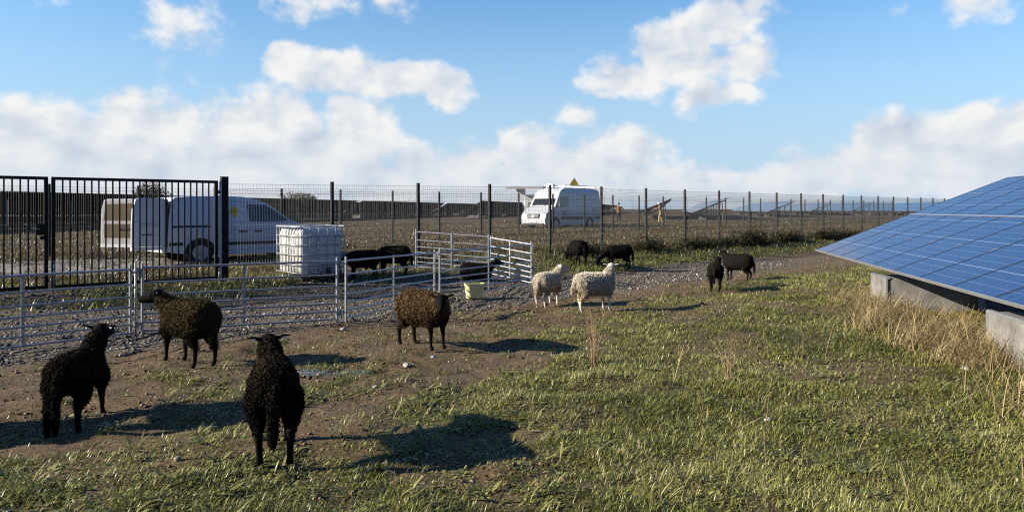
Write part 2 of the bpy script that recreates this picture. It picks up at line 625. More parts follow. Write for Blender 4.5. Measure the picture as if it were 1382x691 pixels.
# verge grass near the fence and dry winter grass beyond it
B = []
x, y = scatter(330000, 11, 75, 3, -.15)
c, g, d = masks(x, y)
p = pline(x, y)
zone = sst(-16.2, -17.2, p) * np.where(p > -23, sst(-3.0, 0, x), 1) * c
zone = zone * (1 - sst(-24.6, -25.4, p) * (1 - sst(-32.6, -33.6, p)) * (1 - sst(8, 13, x + y)))
keep = RNG.random(len(x)) < zone * .8
x, y, d, p = x[keep], y[keep], d[keep], p[keep]
n = len(x)
tall = np.exp(-((p + 21.0) / 1.0) ** 2)
sc = 1 + np.maximum(0, y - 14) * .05
L = (.08 + .14 * RNG.random(n)) * (1 - .5 * sst(-22.5, -24, p)) * (1 + 1.6 * tall * vnoise(x * .8, y * .8, 77)) * (.75 + .5 * d)
v, q, per = strips(roots(x, y), RNG.random(n) * 2 * PI, .8 + .75 * RNG.random(n), .2 + 1.1 * RNG.random(n), L, (.007 + .008 * RNG.random(n)) * sc, (.7, 1, .7, .1))
B.append((v, q, per, np.clip(.1 + .6 * RNG.random(n) + .6 * (fbm(x * .5, y * .5, 64) - .5) - .25 * tall, 0, 1), np.clip(d * (.55 + .8 * RNG.random(n)), 0, 1)))
# tufts by the gate, round the tank and in the pen
x, y = scatter(60000, 10, 19, 1, 1)
p = pline(x, y)
cl = fbm(x * 1.2, y * 1.2, 67)
keep = (x < .2) & (RNG.random(len(x)) < sst(-18.0, -19.6, p) * (1 - sst(-24.2, -25.2, p)) * sst(.46, .58, cl))
x, y = x[keep], y[keep]
n = len(x)
v, q, per = strips(roots(x, y), RNG.random(n) * 2 * PI, .8 + .7 * RNG.random(n), .2 + .9 * RNG.random(n), .08 + .16 * RNG.random(n), .009 + .010 * RNG.random(n), (.7, 1, .7, .1))
B.append((v, q, per, np.clip(.2 + .65 * RNG.random(n), 0, 1), (RNG.random(n) < .25) * .8))
tag(link('rough_grass', blade_mesh('rough_grass', B), grass_mat), kind='stuff')

# leafy weeds: rosettes of broad leaves and spiky tussocks, thick in the foreground
B = []
rx, ry = scatter(5200, 3.9, 17, 1, .35)
c, g, d = masks(rx, ry)
keep = RNG.random(len(rx)) < .16 + .80 * c * (1 - .15 * sst(1, 3, rx)) * sst(.38, .62, fbm(rx * 1.1 + 3, ry * 1.1, 68))
keep &= (g < .5)
rx, ry = rx[keep], ry[keep]
extra = [(-2.35, 5.55), (-2.2, 5.62), (-2.75, 5.05), (-1.9, 5.5), (-3.0, 4.75), (-2.5, 4.85), (.45, 8.1), (.55, 8.3), (.75, 8.0), (.25, 8.6), (-.45, 8.9), (-.3, 9.0), (.6, 4.9), (1.5, 4.6), (2.2, 4.55)]
rx = np.concatenate([rx, [e[0] for e in extra]]); ry = np.concatenate([ry, [e[1] for e in extra]])
m_ = len(rx)
size = .5 + 1.2 * RNG.random(m_) ** 3
kindr = RNG.random(m_)
nl = 13
rep = np.repeat(np.arange(m_), nl)
n = len(rep)
a = RNG.random(n) * 2 * PI
spiky = kindr[rep] < .55
px_ = rx[rep] + .02 * np.cos(a) * size[rep] + .03 * RNG.normal(size=n) * size[rep]
py_ = ry[rep] + .02 * np.sin(a) * size[rep] + .03 * RNG.normal(size=n) * size[rep]
pit = np.where(spiky, .55 + .85 * RNG.random(n), .25 + .75 * RNG.random(n))
L = np.where(spiky, .05 + .07 * RNG.random(n), .04 + .055 * RNG.random(n)) * size[rep]
W = np.where(spiky, .006 + .006 * RNG.random(n), .013 + .016 * RNG.random(n)) * (.7 + .4 * size[rep])
v, q, per = strips(roots(px_, py_), a, pit, .5 + .9 * RNG.random(n), L, W, (.4, .8, 1, .75, .12))
t0 = RNG.random(m_)
B.append((v, q, per, np.clip(.15 + .45 * t0[rep] + .4 * RNG.random(n), 0, 1), (RNG.random(n) < .08) * .8))
tag(link('weeds', blade_mesh('weeds', B), tinted('weed_leaves', [(.0, (.050, .055, .013)), (.4, (.135, .138, .034)), (.75, (.24, .23, .07)), (1, (.36, .34, .16))], dry_pts, .45, .2, .4)), kind='stuff')

# dry straw along the foot of the near solar table
B = []
ns = 7000
cx_, cy_ = [], []
for (px, py, sx, sy, k) in [(6.0, 12.7, .20, .45, 2000), (5.75, 11.4, .20, .35, 1200), (5.50, 10.2, .30, .45, 4500), (5.35, 9.3, .28, .38, 3600), (5.05, 8.2, .18, .28, 2400), (4.95, 7.2, .16, .4, 700), (6.3, 14.2, .25, .5, 500), (4.1, 5.7, .2, .5, 200)]:
    cx_.append(px + sx * RNG.normal(size=k)); cy_.append(py + sy * RNG.normal(size=k))
x = np.concatenate(cx_); y = np.concatenate(cy_)
n = len(x)
tuft = vnoise(x * 2.2, y * 2.2, 80)
keep = RNG.random(n) < .08 + .8 * sst(.42, .68, tuft)
x, y = x[keep], y[keep]; n = len(x)
v, q, per = strips(roots(x, y), RNG.random(n) * 2 * PI, .9 + .6 * RNG.random(n), .6 + 1.5 * RNG.random(n), .18 + .40 * RNG.random(n), .0045 + .004 * RNG.random(n), (1, 1, .9, .8, .6, .3))
B.append((v, q, per, RNG.random(n), .75 + .25 * RNG.random(n)))
# single dead stalks standing in the turf
x, y = scatter(700, 4.0, 14, 1, .6)
c, g, d = masks(x, y)
keep = RNG.random(len(x)) < c * .8 * sst(-1, 3, x)
x, y = x[keep], y[keep]; n = len(x)
v, q, per = strips(roots(x, y), RNG.random(n) * 2 * PI, .5 + .9 * RNG.random(n), .8 * RNG.random(n), .12 + .28 * RNG.random(n), .0035 + .002 * RNG.random(n), (1, 1, .9, .7, .4))
B.append((v, q, per, RNG.random(n), np.ones(n)))
tag(link('straw', blade_mesh('straw', B), tinted('dead_stalks', grass_pts, [(.0, (.14, .09, .042)), (.4, (.30, .22, .11)), (.75, (.45, .35, .19)), (1, (.58, .48, .29))], .6, .2)), kind='stuff')


# ------------------------------------------------------------------ stones
def rocks(name, x, y, r, flat, m, sink=.3):
    bm = bmesh.new()
    bmesh.ops.create_icosphere(bm, subdivisions=1, radius=1)
    bv = np.array([v.co[:] for v in bm.verts]); bf = np.array([[v.index for v in f.verts] for f in bm.faces])
    bm.free()
    n = len(x)
    S = np.stack([r * (.7 + .6 * RNG.random(n)), r * (.7 + .6 * RNG.random(n)), r * flat * (.7 + .6 * RNG.random(n))], -1)
    P = bv[None] * (1 + .30 * (RNG.random((n, len(bv), 1)) - .5)) * S[:, None, :]
    a = RNG.random(n) * 2 * PI; t = .5 * RNG.normal(size=n)
    ca, sa, ct, st = np.cos(a), np.sin(a), np.cos(t), np.sin(t)
    y1 = P[..., 1] * ct[:, None] - P[..., 2] * st[:, None]; z1 = P[..., 1] * st[:, None] + P[..., 2] * ct[:, None]
    P = np.stack([P[..., 0] * ca[:, None] - y1 * sa[:, None], P[..., 0] * sa[:, None] + y1 * ca[:, None], z1], -1)
    P = P + np.stack([x, y, gz(x, y) + S[:, 2] * (1 - 2 * sink)], -1)[:, None, :]
    q = bf[None] + (np.arange(n) * len(bv))[:, None, None]
    me = np_mesh(name, P.reshape(-1, 3), q.reshape(-1, 3), {'tint': np.repeat(RNG.random(n), len(bv))})
    return tag(link(name, me, m), kind='stuff')


def stone_mat(name, pts):
    m = mat(name, (.3, .3, .3), .9, 0, .25, 30, bump=.3, bscale=60)
    nt = m.node_tree
    mx = [k for k in nt.nodes if k.type == 'MIX'][0]
    nt.links.new(ramp(nt, pts, attr(nt, 'tint')), mx.inputs['A'])
    return m


x, y = scatter(90000, 7, 27, 1.5, .8)
c, g, d = masks(x, y)
keep = (RNG.random(len(x)) < g ** 1.5 * (.25 + .9 * sst(.38, .6, fbm(x * 1.6, y * 1.6, 87)))) & (RNG.random(len(x)) < 14 / np.maximum(y, 10))
x, y = x[keep], y[keep]
r = .006 + .012 * RNG.random(len(x)) + .020 * RNG.random(len(x)) ** 6
rocks('gravel', x, y, r * (1 + np.maximum(0, y - 10) * .022), .6, stone_mat('gravel_stones', [(.0, (.045, .039, .032)), (.5, (.12, .106, .088)), (.85, (.22, .20, .17)), (.96, (.36, .33, .29)), (1, (.52, .48, .43))]))
x, y = scatter(42000, 3.7, 20, 1.5, .4)
c, g, d = masks(x, y)
keep = RNG.random(len(x)) < (1 - g) * (1 - c) * sst(.40, .62, fbm(x * 2.1, y * 2.1, 88)) * .8
x, y = x[keep], y[keep]
r = .003 + .006 * RNG.random(len(x)) + .014 * RNG.random(len(x)) ** 6
rocks('soil_crumbs', x, y, r * (1 + np.maximum(0, y - 6) * .05), .75, stone_mat('soil_crumbs', [(.0, (.06, .035, .02)), (.55, (.14, .085, .048)), (.9, (.21, .14, .085)), (.97, (.3, .25, .19)), (1, (.5, .46, .4))]), .25)


# ------------------------------------------------------------------ sky
def build_world(el, rot, strength):
    w = bpy.data.worlds.new('World')
    SC.world = w
    w.use_nodes = True
    nt = w.node_tree
    bg = nt.nodes['Background']
    bg.inputs['Strength'].default_value = strength
    sky = nt.nodes.new('ShaderNodeTexSky')
    sky.sky_type = 'NISHITA'
    sky.sun_disc = False
    sky.sun_elevation = el
    sky.sun_rotation = rot
    sky.air_density = 1.0
    sky.dust_density = .6
    sky.ozone_density = 2.0

    # a group that gives cloud thickness for a direction expressed as (azimuth, elevation) in radians
    g = bpy.data.node_groups.new('cloud_thickness', 'ShaderNodeTree')
    g.interface.new_socket('AE', in_out='INPUT', socket_type='NodeSocketVector')
    g.interface.new_socket('Thickness', in_out='OUTPUT', socket_type='NodeSocketFloat')
    g.interface.new_socket('Puff', in_out='OUTPUT', socket_type='NodeSocketFloat')
    gi = g.nodes.new('NodeGroupInput'); go = g.nodes.new('NodeGroupOutput')

    def vm(op, a, b=None):
        n = g.nodes.new('ShaderNodeVectorMath')
        n.operation = op
        for i, v in enumerate((a, b)):
            if v is None: continue
            if isinstance(v, tuple): n.inputs[i].default_value = v
            else: g.links.new(v, n.inputs[i])
        return n
    ae = gi.outputs[0]
    # warp so that no outline is an ellipse
    nz = g.nodes.new('ShaderNodeTexNoise')
    nz.inputs['Scale'].default_value = 9
    nz.inputs['Detail'].default_value = 3
    g.links.new(ae, nz.inputs['Vector'])
    wv = vm('MULTIPLY', vm('SUBTRACT', nz.outputs['Color'], (.5, .5, .5)).outputs[0], (.075, .05, 0)).outputs[0]
    aw = vm('ADD', ae, wv).outputs[0]
    acc = None
    for (px, py, rx, ry, wgt) in CLOUDS:
        tx, tz = (px - CX) / F, (HY - py) / F
        az, e = math.atan(tx), math.atan(tz * math.cos(math.atan(tx)))
        k = math.cos(az)
        d = vm('MULTIPLY', vm('SUBTRACT', aw, (az, e, 0)).outputs[0], (1 / (rx / F * k * k), 1 / (ry / F * k), 0))
        ln = g.nodes.new('ShaderNodeVectorMath'); ln.operation = 'LENGTH'
        g.links.new(d.outputs[0], ln.inputs[0])
        val = mth(g, 'MULTIPLY_ADD', ln.outputs['Value'], -wgt, wgt)
        acc = val if acc is None else mth(g, 'SMOOTH_MAX', acc, val, .12)
    n2 = g.nodes.new('ShaderNodeTexNoise')
    n2.inputs['Scale'].default_value = 15
    n2.inputs['Detail'].default_value = 8
    n2.inputs['Roughness'].default_value = .54
    g.links.new(vm('MULTIPLY', ae, (1, 1.25, 1)).outputs[0], n2.inputs['Vector'])
    puff = mth(g, 'MULTIPLY_ADD', n2.outputs['Fac'], 1.9, -.92)
    g.links.new(mth(g, 'ADD', acc, puff), go.inputs[0])
    g.links.new(puff, go.inputs[1])

    tc = nt.nodes.new('ShaderNodeTexCoord')
    sp = nt.nodes.new('ShaderNodeSeparateXYZ')
    nt.links.new(tc.outputs['Generated'], sp.inputs[0])
    az = mth(nt, 'ARCTAN2', sp.outputs[0], sp.outputs[1])
    e = mth(nt, 'ARCSINE', sp.outputs[2])
    cb = nt.nodes.new('ShaderNodeCombineXYZ')
    nt.links.new(az, cb.inputs[0]); nt.links.new(e, cb.inputs[1])

    off = nt.nodes.new('ShaderNodeVectorMath'); off.operation = 'ADD'
    nt.links.new(cb.outputs[0], off.inputs[0]); off.inputs[1].default_value = (-.016, .024, 0)
    grp = nt.nodes.new('ShaderNodeGroup')
    grp.node_tree = g
    nt.links.new(cb.outputs[0], grp.inputs[0])
    t0, p0 = grp.outputs[0], grp.outputs[1]
    # the same puffs a little nearer the sun: thinner there means this side is lit
    sc1 = nt.nodes.new('ShaderNodeVectorMath'); sc1.operation = 'MULTIPLY'
    nt.links.new(off.outputs[0], sc1.inputs[0]); sc1.inputs[1].default_value = (1, 1.25, 1)
    n3 = nt.nodes.new('ShaderNodeTexNoise')
    n3.inputs['Scale'].default_value = 15
    n3.inputs['Detail'].default_value = 3
    n3.inputs['Roughness'].default_value = .54
    nt.links.new(sc1.outputs[0], n3.inputs['Vector'])
    p1 = mth(nt, 'MULTIPLY_ADD', n3.outputs['Fac'], 1.9, -.92)
    sc0 = nt.nodes.new('ShaderNodeVectorMath'); sc0.operation = 'MULTIPLY'
    nt.links.new(cb.outputs[0], sc0.inputs[0]); sc0.inputs[1].default_value = (1, 1.25, 1)
    n4 = nt.nodes.new('ShaderNodeTexNoise')
    n4.inputs['Scale'].default_value = 15
    n4.inputs['Detail'].default_value = 3
    n4.inputs['Roughness'].default_value = .54
    nt.links.new(sc0.outputs[0], n4.inputs['Vector'])
    p0 = mth(nt, 'MULTIPLY_ADD', n4.outputs['Fac'], 1.9, -.92)
    alpha = nt.nodes.new('ShaderNodeMapRange'); alpha.interpolation_type = 'SMOOTHSTEP'
    alpha.inputs['From Min'].default_value = -.10; alpha.inputs['From Max'].default_value = .36
    nt.links.new(t0, alpha.inputs['Value'])
    lit = mth(nt, 'MULTIPLY_ADD', mth(nt, 'SUBTRACT', p0, p1), .95, .86)
    lit = mth(nt, 'SUBTRACT', lit, mth(nt, 'MULTIPLY', mth(nt, 'MAXIMUM', t0, 0), .17), None, True)
    s = 1 / strength
    EX = CLOUD_GAIN
    ccol = ramp(nt, [(.15, (.56 * EX, .62 * EX, .75 * EX)), (.5, (.72 * EX, .78 * EX, .88 * EX)), (.8, (.90 * EX, .92 * EX, .95 * EX)), (1, (1.02 * EX, 1.02 * EX, 1.0 * EX))], lit)
    # haze near the horizon dims the contrast of the clouds
    hz = nt.nodes.new('ShaderNodeMapRange'); hz.interpolation_type = 'SMOOTHSTEP'
    hz.inputs['From Min'].default_value = .0; hz.inputs['From Max'].default_value = .13
    hz.inputs['To Min'].default_value = .92; hz.inputs['To Max'].default_value = 0
    nt.links.new(e, hz.inputs['Value'])
    ccol = mixc(nt, mth(nt, 'MULTIPLY', hz.outputs['Result'], .6), ccol, (.72 * EX, .80 * EX, .91 * EX))
    ccol = mixc(nt, 1.0, ccol, (s, s, s), 'MULTIPLY')
    # clear sky, with a paler left (sunward) and lower part as air
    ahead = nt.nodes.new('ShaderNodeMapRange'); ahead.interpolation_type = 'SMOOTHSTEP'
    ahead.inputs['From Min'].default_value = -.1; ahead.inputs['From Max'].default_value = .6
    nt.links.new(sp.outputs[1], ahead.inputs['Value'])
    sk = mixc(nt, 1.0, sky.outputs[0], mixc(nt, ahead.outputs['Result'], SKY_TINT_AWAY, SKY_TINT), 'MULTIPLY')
    pale = (.58 * EX * s, .74 * EX * s, .93 * EX * s)
    hz2 = nt.nodes.new('ShaderNodeMapRange'); hz2.interpolation_type = 'SMOOTHSTEP'
    hz2.inputs['From Min'].default_value = -.02; hz2.inputs['From Max'].default_value = .34
    hz2.inputs['To Min'].default_value = .95; hz2.inputs['To Max'].default_value = 0
    nt.links.new(e, hz2.inputs['Value'])
    sk = mixc(nt, mth(nt, 'MULTIPLY', hz2.outputs['Result'], ahead.outputs['Result']), sk, pale)
    c = mixc(nt, mth(nt, 'MULTIPLY', alpha.outputs['Result'], .97), sk, ccol)
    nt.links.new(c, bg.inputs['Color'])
    w.cycles.sampling_method = 'MANUAL'
    w.cycles.sample_map_resolution = 512


SKY_TINT = (.62, .98, 1.20)
SKY_TINT_AWAY = (.24, .36, .62)  # unseen sky behind the camera, dimmed and blued to deepen the shade
CLOUD_GAIN = .435
# (photo column, photo row, half width, half height, weight) of each cloud mass
CLOUDS = [
    (30, 212, 150, 82, 1.1), (195, 184, 90, 66, 1.1), (110, 214, 150, 78, 1.05), (250, 170, 40, 34, .8),
    (345, 190, 90, 80, 1.1), (400, 215, 90, 66, 1.0), (480, 190, 62, 66, .95), (470, 150, 36, 26, .7),
    (395, 84, 34, 32, .8), (450, 98, 80, 36, 1.0), (520, 112, 80, 30, .85), (595, 120, 46, 30, .8),
    (565, 232, 60, 40, .8), (640, 232, 60, 42, .8), (715, 212, 62, 46, .95), (780, 225, 80, 44, .8), (855, 205, 48, 36, .8), (778, 160, 24, 14, .2),
    (850, 105, 66, 36, .95), (905, 72, 74, 44, 1.05), (965, 35, 60, 36, .95), (1000, 85, 60, 30, .6), (960, 132, 52, 24, .65), (1015, 22, 40, 24, .6),
    (250, 44, 34, 26, .10), (425, 4, 44, 20, .2), (525, -2, 40, 18, .25), (1322, -4, 70, 20, .30),
    (1230, 205, 110, 50, 1.1), (1200, 190, 55, 32, .9), (1330, 195, 120, 58, 1.2), (1420, 185, 110, 62, 1.1), (1090, 240, 150, 26, .6), (1230, 232, 240, 40, .9),
    (700, 255, 900, 34, .62), (200, 235, 260, 60, 1.0), (440, 235, 160, 55, .9),
]
SUN_EL = math.radians(22)
SUN_AZ_VEC = Vector((-.987, -.16, 0)).normalized()
S = Vector((SUN_AZ_VEC.x * math.cos(SUN_EL), SUN_AZ_VEC.y * math.cos(SUN_EL), math.sin(SUN_EL)))
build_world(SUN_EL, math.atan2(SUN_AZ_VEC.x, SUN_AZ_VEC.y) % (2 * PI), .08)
sl = bpy.data.lights.new('sun', 'SUN')
sl.energy = 5.0
sl.angle = math.radians(.55)
sl.color = (1.0, .90, .76)
so = bpy.data.objects.new('sun', sl)
COL.objects.link(so)
so.rotation_euler = S.to_track_quat('Z', 'Y').to_euler()
so.location = (-30, -5, 20)

cam = bpy.data.cameras.new('camera')
cam.sensor_width = 36
cam.lens = 36 * F / 1382
cam.shift_y = -(345.5 - HY) / 1382
cam.clip_start = .05
cam.clip_end = 9000
co = bpy.data.objects.new('camera', cam)
COL.objects.link(co)
co.location = (0, 0, HC)
co.rotation_euler = (PI / 2, 0, 0)
SC.camera = co
SC.view_settings.view_transform = 'Standard'
SC.view_settings.look = 'None'
SC.view_settings.exposure = 1.05
SC.view_settings.gamma = 1.0
SC.view_settings.use_curve_mapping = False
SC.cycles.use_denoising = False
SC.cycles.use_adaptive_sampling = False
SC.cycles.filter_width = 1.15
SC.cycles.max_bounces = 5
SC.cycles.diffuse_bounces = 2
SC.cycles.glossy_bounces = 3
SC.cycles.transparent_max_bounces = 8
SC.cycles.caustics_reflective = False
SC.cycles.caustics_refractive = False

# ------------------------------------------------------------------ sheep
def wool_material(name, base, tip, rough=.9, skin=(.012, .011, .010)):
    """fleece body: woolly where 'wool' is 1, short hair where 0"""
    m = bpy.data.materials.new(name)
    m.use_nodes = True
    nt = m.node_tree
    b = nt.nodes['Principled BSDF']
    b.inputs['Roughness'].default_value = rough
    b.inputs['Specular IOR Level'].default_value = .05
    tc = nt.nodes.new('ShaderNodeTexCoord').outputs['Object']
    n = nt.nodes.new('ShaderNodeTexNoise')
    n.inputs['Scale'].default_value = 45
    n.inputs['Detail'].default_value = 5
    nt.links.new(tc, n.inputs['Vector'])
    c = ramp(nt, [(.35, base), (.65, tip)], n.outputs['Fac'])
    c = mixc(nt, attr(nt, 'wool'), skin, c)
    nt.links.new(c, b.inputs['Base Color'])
    bp = nt.nodes.new('ShaderNodeBump')
    bp.inputs['Strength'].default_value = .8
    bp.inputs['Distance'].default_value = .03
    nt.links.new(mth(nt, 'MULTIPLY', n.outputs['Fac'], attr(nt, 'wool')), bp.inputs['Height'])
    nt.links.new(bp.outputs['Normal'], b.inputs['Normal'])
    return m


def lock_material(name, pts):
    return tinted(name, pts, None, .85, .12, .1)


WOOL = {
    'black': (wool_material('black_wool', (.006, .0055, .005), (.016, .014, .012), skin=(.007, .0065, .006)), lock_material('black_locks', [(0, (.004, .004, .0035)), (.6, (.014, .011, .008)), (1, (.048, .034, .019))])),
    'brown': (wool_material('brown_wool', (.020, .013, .007), (.055, .034, .017), skin=(.008, .007, .006)), lock_material('brown_locks', [(0, (.028, .019, .009)), (.5, (.110, .072, .034)), (1, (.28, .185, .095))])),
    'dark': (wool_material('dark_brown_wool', (.012, .009, .005), (.034, .024, .012), skin=(.007, .0065, .006)), lock_material('dark_brown_locks', [(0, (.016, .0125, .006)), (.5, (.055, .040, .017)), (1, (.13, .094, .042))])),
    'white': (wool_material('white_wool', (.52, .45, .32), (.74, .69, .56), skin=(.58, .52, .42)), lock_material('white_locks', [(0, (.46, .37, .23)), (.4, (.64, .56, .42)), (1, (.80, .76, .66))])),
}


def make_sheep(coat, heading, at, label, head=(0, .6), neck=(0, 55), scale=1.0, fat=1.0, legs=None, tail=1.0, locks=5000, lk=.38, stand=.5,
               voxel=.014, lying=False, tagcol=False, horns=False, group='sheep grazing and standing in the paddock'):
    """head: (yaw relative to the body in degrees, pitch in degrees, + is up); neck: (yaw, pitch) in degrees"""
    x0, y0 = at
    root = thing('sheep', label, 'sheep', (x0, y0, G(x0, y0) - .005), heading, group)
    root.scale = (scale,) * 3
    mb = MB()
    dz = -.30 if lying else 0.0
    f = fat
    T = [(-.375, .52, .07, .08), (-.345, .52, .140 * f, .145 * f), (-.27, .515, .178 * f, .172 * f), (-.12, .497, .188 * f, .186 * f), (.05, .485, .182 * f, .188 * f),
         (.20, .49, .162 * f, .185 * f), (.30, .51, .13 * f, .155 * f), (.37, .53, .08, .10)]
    mb.tube([(a, 0, b + dz) for a, b, _, _ in T], [(c, d) for _, _, c, d in T], 16)
    ny, npit = math.radians(neck[0]), math.radians(neck[1])
    nd = Vector((math.cos(ny) * math.cos(npit), math.sin(ny) * math.cos(npit), math.sin(npit)))
    nb = Vector((.25, 0, .54 + dz))
    nl = .295 if npit > 0 else .42
    hp = nb + nd * nl                                         # poll
    mb.tube([nb - nd * .05, nb + nd * nl * .35, nb + nd * nl * .7, hp], [.115 * f, .100 * f, .080, .066], 14)
    hy, hpit = math.radians(head[0]), math.radians(head[1])
    hd = Vector((math.cos(hy) * math.cos(hpit), math.sin(hy) * math.cos(hpit), math.sin(hpit)))
    hs = Vector((-math.sin(hy), math.cos(hy), 0))
    hu = hd.cross(hs) * -1
    if hu.z < 0: hu = -hu
    mb.tube([hp - hd * .055, hp - hd * .02, hp + hd * .05, hp + hd * .11, hp + hd * .165, hp + hd * .20, hp + hd * .213],
            [(.045, .045), (.072, .075), (.070, .074), (.052, .060), (.040, .046), (.034, .036), (.016, .018)], 14, up=hu)
    ears = []
    for s in (1, -1):
        e0 = hp + hs * (s * .055) + hu * .035 - hd * .01
        e1 = e0 + hs * (s * .055) - hd * .018 + hu * .012
        e2 = e1 + hs * (s * .055) - hd * .012 - hu * .004
        mb.tube([e0 - hs * (s * .02), e0 + hs * (s * .02), e1, e2], [(.018, .018), (.024, .014), (.030, .012), (.010, .007)], 8, up=hu)
        ears.append((e1, hs * s))
        if horns:
            h0 = hp + hs * (s * .03) + hu * .06 - hd * .02
            mb.tube([h0 - hu * .02, h0 + hu * .02 - hd * .01, h0 + hu * .04 - hd * .03 + hs * (s * .015)], [.018, .014, .004], 8)
    L = {'fl': 0, 'fr': 0, 'hl': 0, 'hr': 0}
    L.update(legs or {})
    for k, s in (('fl', 1), ('fr', -1)):
        d = L[k]
        if lying:
            mb.tube([(.22, s * .12, .22), (.30, s * .13, .10), (.36, s * .13, .035), (.24, s * .14, .03)], [.07, .045, .028, .024], 9)
            continue
        mb.tube([(.235, s * .085, .45), (.225 + d * .3, s * .105, .36), (.225 + d * .45, s * .10, .29), (.235 + d * .6, s * .095, .20), (.232 + d * .85, s * .092, .09), (.232 + d, s * .092, .05), (.252 + d, s * .092, .028), (.262 + d, s * .092, .004)],
                [.085, .068, .042, .028, .021, .023, .026, .028], 9, up=(0, 1, 0))
    for k, s in (('hl', 1), ('hr', -1)):
        d = L[k]
        if lying:
            mb.tube([(-.22, s * .12, .22), (-.10, s * .16, .12), (-.20, s * .17, .04), (-.06, s * .17, .03)], [.10, .07, .03, .024], 9)
            continue
        mb.tube([(-.25, s * .078, .46), (-.205 + d * .2, s * .105, .36), (-.215 + d * .4, s * .105, .29), (-.30 + d * .7, s * .10, .215), (-.288 + d * .9, s * .095, .10), (-.282 + d, s * .093, .05), (-.262 + d, s * .093, .028), (-.25 + d, s * .093, .004)],
                [.100, .082, .055, .032, .023, .023, .026, .027], 9, up=(0, 1, 0))
    if tail:
        mb.tube([(-.34, 0, .57 + dz), (-.395, 0, .52 + dz), (-.425, .01, .42 + dz), (-.43, .015, .52 - .24 * tail + dz), (-.42, .015, .50 - .30 * tail + dz)], [.028, .033, .034, .03, .012], 9, up=(1, 0, 0))
    me = remeshed(mb, voxel, 4, .5)
    nvt = len(me.vertices)
    co_ = np.empty(nvt * 3, dtype=np.float32)
    me.vertices.foreach_get('co', co_)
    co_ = co_.reshape(-1, 3)
    # which skin carries wool
    lowcut = .04 if lying else .30
    wool = sst(lowcut - .05, lowcut + .05, co_[:, 2] + .06 * (co_[:, 0] < -.1))
    rel = co_ - np.array(hp)
    ax = rel @ np.array(hd)
    rad = np.linalg.norm(rel - ax[:, None] * np.array(hd)[None], axis=1)
    inhead = (ax > -.065) & (rad < .19) & (np.linalg.norm(rel, axis=1) < .26) & ((rel @ np.array(nd)) > -.045)
    wool = np.where(inhead, 0, wool)
    if tail: wool = np.where((co_[:, 0] < -.37), 1.0, wool)
    a = me.attributes.new('wool', 'FLOAT', 'POINT')
    a.data.foreach_set('value', wool.astype(np.float32))
    body_m, lock_m = WOOL[coat]
    body = link('body', me, body_m, root, True)
    # fleece: many short curved locks rooted on the woolly skin
    npol = len(me.polygons)
    cen = np.empty(npol * 3, dtype=np.float32); me.polygons.foreach_get('center', cen); cen = cen.reshape(-1, 3)
    nor = np.empty(npol * 3, dtype=np.float32); me.polygons.foreach_get('normal', nor); nor = nor.reshape(-1, 3)
    are = np.empty(npol, dtype=np.float32); me.polygons.foreach_get('area', are)
    v0 = np.array([p.vertices[0] for p in me.polygons])
    wgt = are * (wool[v0] + .0 * are)
    pick = RNG.choice(npol, size=locks, p=wgt / wgt.sum())
    jit = RNG.normal(size=(locks, 3)) * voxel * .5
    P = cen[pick] + jit
    N = nor[pick]
    tuft = vnoise(P[:, 0] * 30 + P[:, 2] * 11, P[:, 1] * 30 + P[:, 2] * 27, 5)
    rnd = RNG.normal(size=(locks, 3))
    D = N * stand + rnd * .26 + np.array([-.25, 0, -.35])
    D /= np.linalg.norm(D, axis=1)[:, None]
    Sd = np.cross(D, rnd); Sd /= np.linalg.norm(Sd, axis=1)[:, None] + 1e-6
    ll = (.020 + .026 * RNG.random(locks)) * (.6 + .8 * tuft) * lk
    ww = (.0045 + .0045 * RNG.random(locks)) * (.30 + .35 * lk)
    dn = np.array([0, 0, -1.0])
    P0 = P - D * .006
    P1 = P + D * (ll * .55)[:, None]
    D2 = D + dn * .6 + rnd * .3
    D2 /= np.linalg.norm(D2, axis=1)[:, None]
    P2 = P1 + D2 * (ll * .5)[:, None]
    s1 = Sd * ww[:, None]
    V = np.stack([P0 - s1, P0 + s1, P1 - s1 * .9, P1 + s1 * .9, P2 - s1 * .25, P2 + s1 * .25], 1).reshape(-1, 3)
    b0 = (np.arange(locks) * 6)[:, None, None]
    Q = (b0 + np.array([[0, 1, 3, 2], [2, 3, 5, 4]])[None]).reshape(-1, 4)
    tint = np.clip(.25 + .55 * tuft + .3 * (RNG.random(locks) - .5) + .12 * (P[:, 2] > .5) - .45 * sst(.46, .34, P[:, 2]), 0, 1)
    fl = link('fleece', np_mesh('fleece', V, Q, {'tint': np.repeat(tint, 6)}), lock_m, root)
    for s in (1, -1):
        MB().blob(hp + hd * .055 + hs * (s * .057) + hu * .028, .013, 8, 6).build('eye', M['eye'], root, True)
    for s in ((1, -1) if tagcol else ()):
        e1, es = ears[0 if s > 0 else 1]
        R = Matrix((hs, hd, hu)).transposed()
        MB().box(e1 - hd * .012 - hu * .012, (.020, .007, .028), R).build('ear_tag', M['ear_tag'], root, bevel=.002)
    return root


def deg(a): return math.radians(a)


